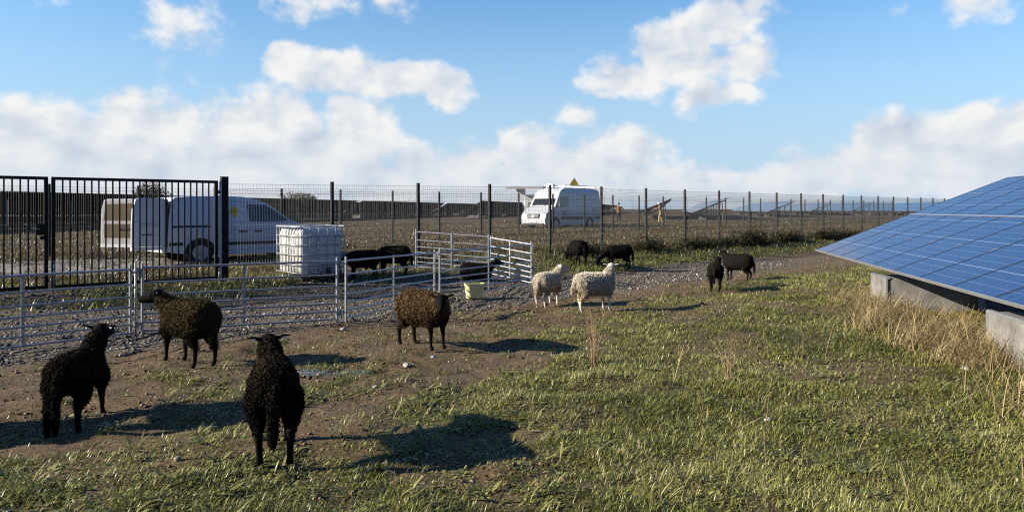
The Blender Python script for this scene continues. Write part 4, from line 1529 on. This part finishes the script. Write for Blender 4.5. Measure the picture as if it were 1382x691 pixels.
ol = [(0.02, .36), (.02, .75), (.05, 1.25), (.12, 1.66), (.22, 1.76), (.6, 1.80), (1.4, 1.82), (1.9, 1.80), (2.25, 1.72), (2.5, 1.62), (3.15, 1.14), (3.4, 1.05), (3.85, .94), (4.1, .78), (4.2, .55), (4.18, .30), (3.75, .24)]
ol += arch(3.38, .34, .37)[0:] + [(2.95, .24), (1.2, .24)] + arch(.78, .34, .37) + [(.35, .30)]
van_shell('body', ol, hw1, M['white_paint'], van, np.arange(.2, 4.2, .25), [.5, .8, 1.0, 1.2, 1.4, 1.6, 1.7, 1.76], nose1)
for s in (-1, 1):
    side_plate('side_window', [(2.02, 1.12), (3.0, 1.13), (3.06, 1.17), (2.46, 1.58), (2.0, 1.60), (1.96, 1.56)], s, hw1, M['glass_dark'], van, nose=nose1)
    side_plate('rub_strip', [(1.25, .50), (2.95, .50), (2.95, .58), (1.25, .58)], s, hw1, M['black_plastic'], van, .012)
    side_plate('rub_strip', [(.05, .52), (.36, .52), (.36, .60), (.05, .60)], s, hw1, M['black_plastic'], van, .012)
    side_plate('slide_rail', [(.10, .98), (1.02, .98), (1.02, 1.035), (.10, 1.035)], s, hw1, M['black_plastic'], van, .008)
    for x in (1.72, 2.12):
        side_plate('door_handle', [(x, .86), (x + .03, .835), (x + .2, .835), (x + .23, .86), (x + .2, .885), (x + .03, .885)], s, hw1, M['black_plastic'], van, .02)
    for x in (1.25, 1.98):
        side_plate('door_seam', [(x, .3), (x + .012, .3), (x + .012, 1.64), (x, 1.64)], s, hw1, M['black_plastic'], van, .003)
    side_plate('wheel_liner', arch(.78, .34, .368), s, hw1, M['black_plastic'], van, -.02, .3)
    side_plate('wheel_liner', arch(3.38, .34, .368), s, hw1, M['black_plastic'], van, -.03, .3)
    for x in (.78, 3.38):
        wheel(x, s * .80, .32, van, s)
# yellow and grey crest on the side
side_plate('crest', [(1.50, 1.38), (1.56, 1.30), (1.62, 1.22), (1.70, 1.32), (1.74, 1.42), (1.70, 1.52), (1.60, 1.54), (1.55, 1.47)], -1, hw1, M['yellow'], van, .004, .01)
side_plate('crest', [(1.38, 1.30), (1.44, 1.22), (1.50, 1.30), (1.47, 1.38), (1.41, 1.38)], -1, hw1, M['grey_trim'], van, .004, .01)
m = MB()
m.add([(3.11, -.70, 1.185), (3.11, .70, 1.185), (2.56, .60, 1.60), (2.56, -.60, 1.60), (3.09, -.70, 1.15), (3.09, .70, 1.15), (2.54, .60, 1.56), (2.54, -.60, 1.56)],
      [(0, 1, 2, 3), (7, 6, 5, 4), (0, 4, 5, 1), (1, 5, 6, 2), (2, 6, 7, 3), (3, 7, 4, 0)])
for v_ in range(len(m.v)): m.v[v_] = (m.v[v_][0] + .012, m.v[v_][1], m.v[v_][2] + .012)
m.build('windscreen', M['glass_dark'], van)
MB().box((4.2, .62, .68), (.10, .32, .18)).build('headlight', M['lamp_glass'], van, bevel=.02)
MB().box((4.2, -.62, .68), (.10, .32, .18)).build('headlight', M['lamp_glass'], van, bevel=.02)
MB().box((-.005, 0, 1.10), (.07, 1.74, 1.22)).build('cargo_shade_plate', M['black_plastic'], van)  # dark plate on the closed rear, painted shade of the open load space
MB().box((-.03, 0, .44), (.14, 1.70, .20)).build('rear_bumper', M['dirty_white'], van, bevel=.03)
for s in (-1, 1):
    MB().box((.0, s * .81, .85), (.05, .12, .34)).build('tail_light', M['red_lamp'], van, bevel=.01)


def back_door(hy, ang, w, label, s):
    """leaf hinged at the back corner; local x runs away from the hinge"""
    piv = bpy.data.objects.new('back_door', None)
    o = MB()
    pts = [(0, .52), (w, .52), (w, 1.0), (w - .02, 1.45), (w - .09, 1.70), (w - .16, 1.74), (.03, 1.74), (0, 1.6)]
    dr = o.prism(pts, -.03, .03, 'y').build('back_door', M['white_paint'], van, bevel=.012)
    dr.location = (-.02, hy, 0)
    dr.rotation_euler = (0, 0, ang)
    bpy.data.objects.remove(piv)
    i = .036 * s
    t_ = .012 * s
    MB().prism([(.10, .68), (w - .10, .68), (w - .10, 1.06), (.10, 1.06)], i - t_, i, 'y').build('inner_panel', M['board_brown'], dr)
    MB().prism([(.03, .55), (w - .03, .55), (w - .03, 1.0), (w - .05, 1.44), (w - .11, 1.67), (w - .17, 1.71), (.05, 1.71), (.03, 1.58)], i - .010 * s, i - .003 * s, 'y').build('inner_frame', M['grey_trim'], dr)
    MB().prism([(.10, 1.15), (w - .08, 1.15), (w - .14, 1.60), (.16, 1.62), (.10, 1.56)], i - t_, i, 'y').build('inner_panel', M['board_brown'], dr)
    MB().box((w * .45, i + .012 * s, .93), (.34, .02, .05)).build('pull_handle', M['black_plastic'], dr)
    MB().box((w * .55, -i - .006 * s, .82), (.24, .012, .025)).build('door_handle', M['black_plastic'], dr)
    MB().box((w * .45, -i - .003 * s, 1.05), (.42, .008, .014)).box((w * .42, -i - .003 * s, 1.10), (.46, .008, .014)).build('vent_slot', M['grey_trim'], dr)
    MB().box((w / 2, 0, .47), (w, .075, .09)).build('door_sill', M['dirty_white'], dr)
    return dr


back_door(-.83, deg(183), .76, 'near back door', -1)
back_door(.83, deg(128), 1.22, 'far back door', 1)
van['label'] = 'small white van with open back doors parked behind the gate'

# high roofed van beyond the far fence
V2 = (2.05, 45.2)
HA = math.atan2(-math.cos(deg(38)), -math.sin(deg(38)))
v2 = thing('panel_van', 'white high roofed panel van with a roof rack and yellow roof sign', 'van', (0, 0, 0), HA)
LN = 5.6
v2.scale = (1.14, 1.05, 1.02)
fwd = Vector((math.cos(HA), math.sin(HA), 0)); lft = Vector((-fwd.y, fwd.x, 0))
org = Vector((V2[0], V2[1], 0)) - fwd * LN * 1.14 - lft * .95
v2.location = (org.x, org.y, .40)


def hw2(z):
    return .97 - .02 * max(0, .5 - z) - .10 * max(0, (z - 1.2) / 1.3) - .12 * max(0, (z - 2.35) / .25) ** 2


def nose2(x):
    return 1 - .12 * max(0, (x - 4.5) / 1.1) ** 2


ol = [(.02, .42), (.02, 1.0), (.08, 2.2), (.16, 2.48), (.4, 2.56), (1.5, 2.60), (2.8, 2.61), (3.55, 2.59), (3.98, 2.49), (4.24, 2.28), (4.75, 1.42), (5.0, 1.28), (5.35, 1.12), (5.52, .95), (5.6, .65), (5.58, .34), (5.25, .28)]
ol += arch(4.72, .37, .42) + [(4.2, .28), (1.75, .28)] + arch(1.25, .37, .42) + [(.6, .34)]
van_shell('body', ol, hw2, M['white_paint'], v2, np.arange(.25, 5.6, .3), [.6, .9, 1.2, 1.5, 1.8, 2.1, 2.3, 2.4, 2.5], nose2)
for s in (-1, 1):
    side_plate('side_window', [(3.42, 1.40), (4.42, 1.40), (4.50, 1.48), (4.12, 2.02), (3.50, 2.06), (3.42, 1.98)], s, hw2, M['glass_dark'], v2, nose=nose2)
    side_plate('rub_strip', [(1.75, .62), (4.15, .62), (4.15, .80), (1.75, .80)], s, hw2, M['black_plastic'], v2, .015)
    side_plate('rub_strip', [(.1, .62), (.75, .62), (.75, .80), (.1, .80)], s, hw2, M['black_plastic'], v2, .015)
    side_plate('door_seam', [(3.30, .4), (3.32, .4), (3.32, 2.3), (3.30, 2.3)], s, hw2, M['black_plastic'], v2, .003)
    side_plate('door_seam', [(1.95, .8), (1.965, .8), (1.965, 2.2), (1.95, 2.2)], s, hw2, M['black_plastic'], v2, .003)
    side_plate('door_handle', [(3.38, 1.12), (3.62, 1.12), (3.62, 1.18), (3.38, 1.18)], s, hw2, M['black_plastic'], v2, .02)
    side_plate('fuel_flap', [(3.75, .85), (4.1, .85), (4.1, 1.15), (3.75, 1.15)], s, hw2, M['grey_trim'], v2, .004)
    for x in (.45, .75):
        side_plate('chevron', [(x, 1.12), (x + .12, 1.12), (x + .26, 1.34), (x + .14, 1.34)], s, hw2, M['black_plastic'], v2, .004)
    side_plate('wheel_liner', arch(4.72, .37, .418), s, hw2, M['black_plastic'], v2, -.03, .35)
    side_plate('wheel_liner', arch(1.25, .37, .418), s, hw2, M['black_plastic'], v2, -.02, .35)
    for x in (1.25, 4.72):
        wheel(x, s * .86, .35, v2, s)
    mo = MB().box((4.55, s * 1.13, 1.52), (.10, .18, .36)).bar((4.5, s * .90, 1.42), (4.55, s * 1.1, 1.42), .05, .06)
    mo.build('wing_mirror', M['black_plastic'], v2, bevel=.02)
    MB().add([(5.30, s * .90, 1.12), (5.50, s * .72, .98), (5.56, s * .62, .80), (5.50, s * .86, .82), (5.20, s * .90, .98), (5.45, s * .62, 1.05)],
             [(0, 1, 2, 3, 4), (5, 1, 0), (5, 2, 1), (5, 3, 2), (5, 4, 3), (5, 0, 4)]).build('headlight', M['lamp_glass'], v2)
# windscreen lies on the slanted face between roof and bonnet
n_ = Vector((.82, 0, .57)).normalized() * .012
q = [Vector((4.70, -.80, 1.50)), Vector((4.70, .80, 1.50)), Vector((4.265, .74, 2.20)), Vector((4.265, -.74, 2.20))]
MB().add([p + n_ for p in q] + [p - n_ for p in q], [(0, 1, 2, 3), (7, 6, 5, 4), (0, 4, 5, 1), (1, 5, 6, 2), (2, 6, 7, 3), (3, 7, 4, 0)]).build('windscreen', M['glass_dark'], v2)
MB().bar((4.74, -.7, 1.47), (4.60, .1, 1.68), .02, .02).bar((4.74, .1, 1.47), (4.60, .8, 1.68), .02, .02).build('wiper', M['black_plastic'], v2)
gr = MB()
for k in range(4):
    gr.bar((5.60, -.42, .70 + .075 * k), (5.60, .42, .70 + .075 * k), .03, .03)
gr.box((5.565, 0, .81), (.05, .9, .30))
gr.build('grille', M['black_plastic'], v2)
g2 = MB()
for k in range(4):
    g2.bar((5.618, -.40, .70 + .075 * k), (5.618, .40, .70 + .075 * k), .012, .016)
g2.tube([(5.61, 0, .82), (5.63, 0, .82)], .09, 18)
g2.build('grille_bar', M['alu'], v2)
MB().box((5.615, 0, .50), (.02, .52, .11)).build('number_plate', M['helmet'], v2)
MB().box((5.585, 0, .36), (.06, 1.5, .10)).build('bumper_grille', M['black_plastic'], v2)
rk = MB()
for s in (-.72, .72):
    rk.bar((.3, s, 2.74), (3.6, s, 2.74), .04, .05)
for k in range(6):
    x = .35 + .62 * k
    rk.bar((x, -.75, 2.70), (x, .75, 2.70), .04, .04)
    for s in (-.68, .68):
        rk.bar((x, s, 2.52), (x, s, 2.72), .03, .03)
rk.build('roof_rack', M['alu'], v2)
MB().box((3.72, -.2, 2.72), (.16, .5, .24)).box((3.45, -.2, 2.78), (.3, .10, .10)).build('light_bar', M['dirty_white'], v2, bevel=.02)
tri = MB().prism([(-.36, 0), (.36, 0), (0, .62)], -.02, .02, 'y').build('warning_triangle', M['yellow'], v2)
tri.location = (.85, -.5, 2.76); tri.rotation_euler = (0, 0, -HA + 0.1)
m = MB()
for (a, b) in ((-.27, .07), (.27, .07), (0, .5)):
    m.tube([(a, -.03, b), (a, -.05, b)], .055, 12)
m.build('sign_lamp', M['helmet'], tri)

# white box trailer with a raised flap behind the high roofed van
tr = thing('box_trailer', 'white box trailer with a raised flap, half hidden by the high roofed van', 'trailer', (1.15, 53.0, .5), deg(-100))
MB().box((-1.2, .35, 1.35), (2.4, 1.2, 1.7)).build('box_body', M['white_paint'], tr, bevel=.03)
MB().box((.1, -.1, 2.72), (2.3, 2.6, .13), Matrix.Rotation(deg(3), 3, 'Y')).build('raised_flap', M['grey_trim'], tr)
MB().prism([(-.24, 1.2), (-.24, 2.64), (-.95, 2.64)], -.30, -.26, 'x').build('awning_side', M['white_paint'], tr)
MB().bar((0, 0, .42), (1.9, 0, .40), .09, .09).build('drawbar', M['post_grey'], tr)
for s in (-1, 1):
    wheel(-1.2, s * .86, .32, tr, s)


# ------------------------------------------------------------------ workers
def worker(at, heading, label, arms, jacket, trousers, cap, lean=0.0, stride=.0, sc=1.0):
    root = thing('person', label, 'person', (at[0], at[1], .47), heading)
    root.scale = (sc,) * 3
    L = lean
    hip = Vector((0, 0, .90)); chest = Vector((.20 * L, 0, 1.30)); neck_ = Vector((.28 * L, 0, 1.50)); hd = Vector((.36 * L + .02, 0, 1.63))

    def legs(m, r):
        for s in (1, -1):
            kx = .06 + stride * s * .5
            m.tube([hip + Vector((0, s * .09, .0)), Vector((kx, s * .11, .49)), Vector((stride * s, s * .12, .08))], [.092 + r, .064 + r, .048 + r], 12)

    def torso(m, r):
        m.tube([hip + Vector((0, 0, -.08)), hip + Vector((.02 * L, 0, .1)), chest, neck_ - Vector((0, 0, .05))], [(.155 + r, .115 + r), (.15 + r, .11 + r), (.19 + r, .125 + r), (.10 + r, .08 + r)], 14, up=(1, 0, 0))

    def sleeves(m, r, hand=True):
        for s, (el, wr) in zip((1, -1), arms):
            sh = chest + Vector((0, s * .19, .10))
            m.tube([sh, sh + Vector(el), sh + Vector(wr)], [.062 + r, .046 + r, .034 + r], 10)
            if hand:
                w = sh + Vector(wr)
                d = (Vector(wr) - Vector(el)).normalized()
                m.tube([w, w + d * .07, w + d * .10], [.032, .038, .03], 8)
                for f_ in range(4):
                    b0 = w + d * .08 + Vector((0, 0, (f_ - 1.5) * .018))
                    m.tube([b0, b0 + d * (.075 - .008 * abs(f_ - 1.3))], [.010, .007], 6)
                m.tube([w + d * .03, w + d * .07 + Vector((.03, 0, .03))], [.012, .009], 6)
    m = MB()
    legs(m, 0); torso(m, 0); sleeves(m, 0)
    m.tube([neck_ - Vector((0, 0, .06)), hd], [.06, .055], 10)
    m.blob(hd + Vector((0, 0, .03)), (.098, .078, .118), 16, 10)
    m.blob(hd + Vector((.10, 0, .01)), (.018, .014, .022), 8, 6)
    for s in (1, -1):
        m.blob(hd + Vector((0, s * .08, .02)), (.022, .010, .032), 8, 6)
        m.tube([(stride * s - .05, s * .12, .04), (stride * s + .16, s * .12, .035)], [.05, .045], 8)
    link('body', remeshed(m, .016, 3), M['skin'], root, True)
    m = MB(); torso(m, .022); sleeves(m, .016, False)
    link('jacket', remeshed(m, .018, 3), jacket, root, True)
    m = MB(); legs(m, .02); m.tube([hip + Vector((0, 0, -.1)), hip + Vector((0, 0, .06))], [(.17, .13), (.168, .128)], 14, up=(1, 0, 0))
    link('trousers', remeshed(m, .018, 3), trousers, root, True)
    for s in (1, -1):
        MB().tube([(stride * s - .07, s * .12, .05), (stride * s + .05, s * .12, .06), (stride * s + .19, s * .12, .04)], [(.055, .05), (.055, .055), (.045, .035)], 10).build('boot', M['boots'], root, True)
    if cap == 'helmet':
        m = MB().blob(hd + Vector((0, 0, .075)), (.135, .115, .105), 18, 10)
        m.tube([hd + Vector((.02, 0, .06)), hd + Vector((.02, 0, .075))], [(.13, .16), (.125, .155)], 18, up=(1, 0, 0))
        m.build('hard_hat', M['helmet'], root, True)
    else:
        MB().blob(hd + Vector((-.015, 0, .055)), (.105, .09, .108), 16, 10).build('hair', M['hair'], root, True)
    return root


worker((9.3, 64.5), deg(95), 'person in an orange brown jacket and dark trousers standing with their back turned', [((.03, .22, -.20), (.10, .06, -.36)), ((.03, -.22, -.20), (.10, -.06, -.36))], M['orange'], M['navy'], 'hair')
worker((12.95, 64.5), deg(172), 'person in white helmet, amber jacket and pale yellow trousers, arm reaching out', [((.12, .10, -.16), (.35, .14, -.10)), ((.20, -.06, -.10), (.46, -.04, -.14))], M['amber'], M['straw_trousers'], 'helmet', .35, .16)


# ------------------------------------------------------------------ bushes, tree, loose stones, dead stalks
BUSHM = tinted('bush_leaves', [(.0, (.018, .019, .008)), (.4, (.040, .038, .016)), (.75, (.075, .066, .028)), (1, (.16, .125, .06))], None, .6, .2)
TREEM = tinted('brown_leaves', [(.0, (.06, .048, .025)), (.5, (.12, .095, .05)), (1, (.20, .16, .09))], None, .7, .2)


def bush(x, y, rx, ry, h, n, m, name, label, cat, leaf=.05, group=None, trunk=0.0, base=0.0):
    z = G(x, y)
    root = thing(name, label, cat, (x, y, z), FANG if not trunk else 0, group)
    u = RNG.normal(size=(n, 3)); u /= np.linalg.norm(u, axis=1)[:, None]
    rad = RNG.random(n) ** .45
    lump = .62 + .75 * vnoise(u[:, 0] * 2.4 + u[:, 2] * 1.7 + x, u[:, 1] * 2.4 + 9 + y, 33)
    P = u * (rad * lump)[:, None]
    if trunk:
        P = P * np.array([rx, ry, h]) + np.array([0, 0, trunk + h * .8])
    else:
        P = np.stack([P[:, 0] * rx, P[:, 1] * ry, np.abs(P[:, 2]) * h], -1)
    v, q, per = strips(P, RNG.random(n) * 2 * PI, -.4 + 1.7 * RNG.random(n), .6 * RNG.random(n), leaf * (.6 + .8 * RNG.random(n)), leaf * .45 * (.6 + .8 * RNG.random(n)), (.3, 1, .8, .1))
    me = blade_mesh('foliage', [(v, q, per, RNG.random(n), np.zeros(n))])
    link('foliage' if not trunk else 'crown', me, m, root)
    if trunk:
        MB().tube([(0, 0, -.1), (.03, .02, trunk * .6), (-.02, 0, trunk + h * .5)], [.14, .11, .05], 10).build('trunk', M['bark'], root, True)
        for k in range(5):
            a = k * 1.3
            MB().tube([(0, 0, trunk * .8), (rx * .4 * math.cos(a), ry * .4 * math.sin(a), trunk + h * .6), (rx * .7 * math.cos(a), ry * .7 * math.sin(a), trunk + h * 1.1)], [.06, .04, .015], 7).build('limb', M['bark'], root, True)
    else:
        m2 = MB()
        for k in range(14):
            a, r_ = RNG.random() * 2 * PI, RNG.random()
            m2.tube([(.2 * rx * math.cos(a), .2 * ry * math.sin(a), -.03), (rx * .8 * r_ * math.cos(a), ry * .8 * r_ * math.sin(a), h * (1 - .4 * r_))], [.008, .004], 5)
        m2.build('stems', M['bark'], root)
    return root


def along(t, off):
    """a point beside the near fence: t in panels, off metres towards the camera"""
    return (-5.80 + 1.73 * t + off * .70, 15.04 + 1.716 * t - off * .71)


for (t, off, rx, ry, h, n, lab) in [(7.0, .45, 1.5, .35, .36, 2600, 'low dark shrub at the foot of the mesh fence above the white sheep'),
                                    (8.7, .5, 1.5, .45, .72, 5000, 'tallest dark bramble bush at the mesh fence, above the pair of black sheep'),
                                    (10.0, .5, 1.5, .4, .5, 4000, 'dark bramble bush touching the tallest one on its right'),
                                    (11.7, .5, 2.1, .4, .48, 4500, 'long low bramble bush by the fence left of the near solar table'),
                                    (7.9, .35, 1.1, .3, .30, 1600, 'small flat shrub left of the tallest bramble bush'), (12.9, .4, 1.6, .35, .36, 2600, 'flat bramble bush farthest along the fence, just before the solar table hides it'),
                                    (4.5, .4, 1.0, .35, .4, 2000, 'low dark shrub below the high roofed van'),
                                    (5.8, .4, 1.0, .35, .45, 2000, 'low dark shrub behind the grazing black sheep'),
                                    (2.2, -.5, .9, .35, .55, 1500, 'dry brown shrub behind the mesh fence right of the tank')]:
    x, y = along(t, off)
    bush(x, y, rx, ry, h, n, BUSHM, 'bramble_bush', lab, 'bush', .07, 'bushes along the mesh fence')
bush(-34.6, 71.0, 1.6, 1.6, 1.15, 2600, TREEM, 'round_tree', 'round brown tree crown showing above the small van', 'tree', .22, None, 1.9)
bush(-24.5, 86.0, 2.2, 1.6, .75, 1600, TREEM, 'low_tree', 'low brown tree above the van windscreen, behind the dark tables', 'tree', .22, None, 2.0)

for (px, py, r, lab) in [(549, 495, .036, 'largest pale stone on the bare soil in front of the brown sheep'), (585, 484, .024, 'small white stone at the feet of the brown sheep'),
                         (507, 527, .024, 'tiny white stone on the soil beyond the turf edge'), (1035, 665, .02, 'white pebble in the turf near the bottom edge'),
                         (1037, 568, .028, 'pale stone lying in the short turf right of the middle'), (1303, 501, .038, 'pale stone in front of the straw and footing block'),
                         (463, 447, .035, 'white stone beside the foot of the hurdle joint')]:
    Y = 1000 * HC / (py - HY); X = (px - CX) / 1000 * Y
    bm = bmesh.new(); bmesh.ops.create_icosphere(bm, subdivisions=2, radius=r)
    for v in bm.verts:
        k = 1 + .35 * (float(vnoise(v.co.x / r * 1.3 + px, v.co.y / r * 1.3 + v.co.z / r, 44)) - .5)
        v.co = Vector((v.co.x * 1.35, v.co.y, v.co.z * .7)) * k
    me = bpy.data.meshes.new('stone'); bm.to_mesh(me); bm.free()
    o = link('stone', me, M['stone_white'], None, True)
    o.location = (X, Y, G(X, Y) + r * .35); o.rotation_euler = (0, 0, random.random() * 6)
    tag(o, lab, 'stone')

STALKM = M['bark']
for (px, py, h, n, lab) in [(803, 492, .62, 22, 'tall brown dead weed stalks standing in the turf below the white sheep'), (985, 520, .5, 14, 'thin pale dead stalks standing in the turf left of the footing block')]:
    Y = 1000 * HC / (py - HY); X = (px - CX) / 1000 * Y
    root = thing('dead_weed', lab, 'weed', (X, Y, G(X, Y)))
    m = MB()
    for k in range(n):
        a = RNG.random() * 2 * PI; l = h * (.5 + .5 * RNG.random()); sp_ = .16 * RNG.random()
        p = [Vector((0.03 * math.cos(a), .03 * math.sin(a), 0)), Vector((sp_ * .5 * math.cos(a), sp_ * .5 * math.sin(a), l * .5)), Vector((sp_ * math.cos(a), sp_ * math.sin(a), l))]
        m.tube(p, [.003, .0025, .0015], 5)
        for j in range(4):
            b0 = p[1].lerp(p[2], j / 4)
            m.tube([b0, b0 + Vector((.05 * math.cos(a + j * 2), .05 * math.sin(a + j * 2), .04))], [.002, .001], 4)
    m.build('stalks', mat('dead_stalk', (.30, .21, .12), .8, 0, .25, 20), root)
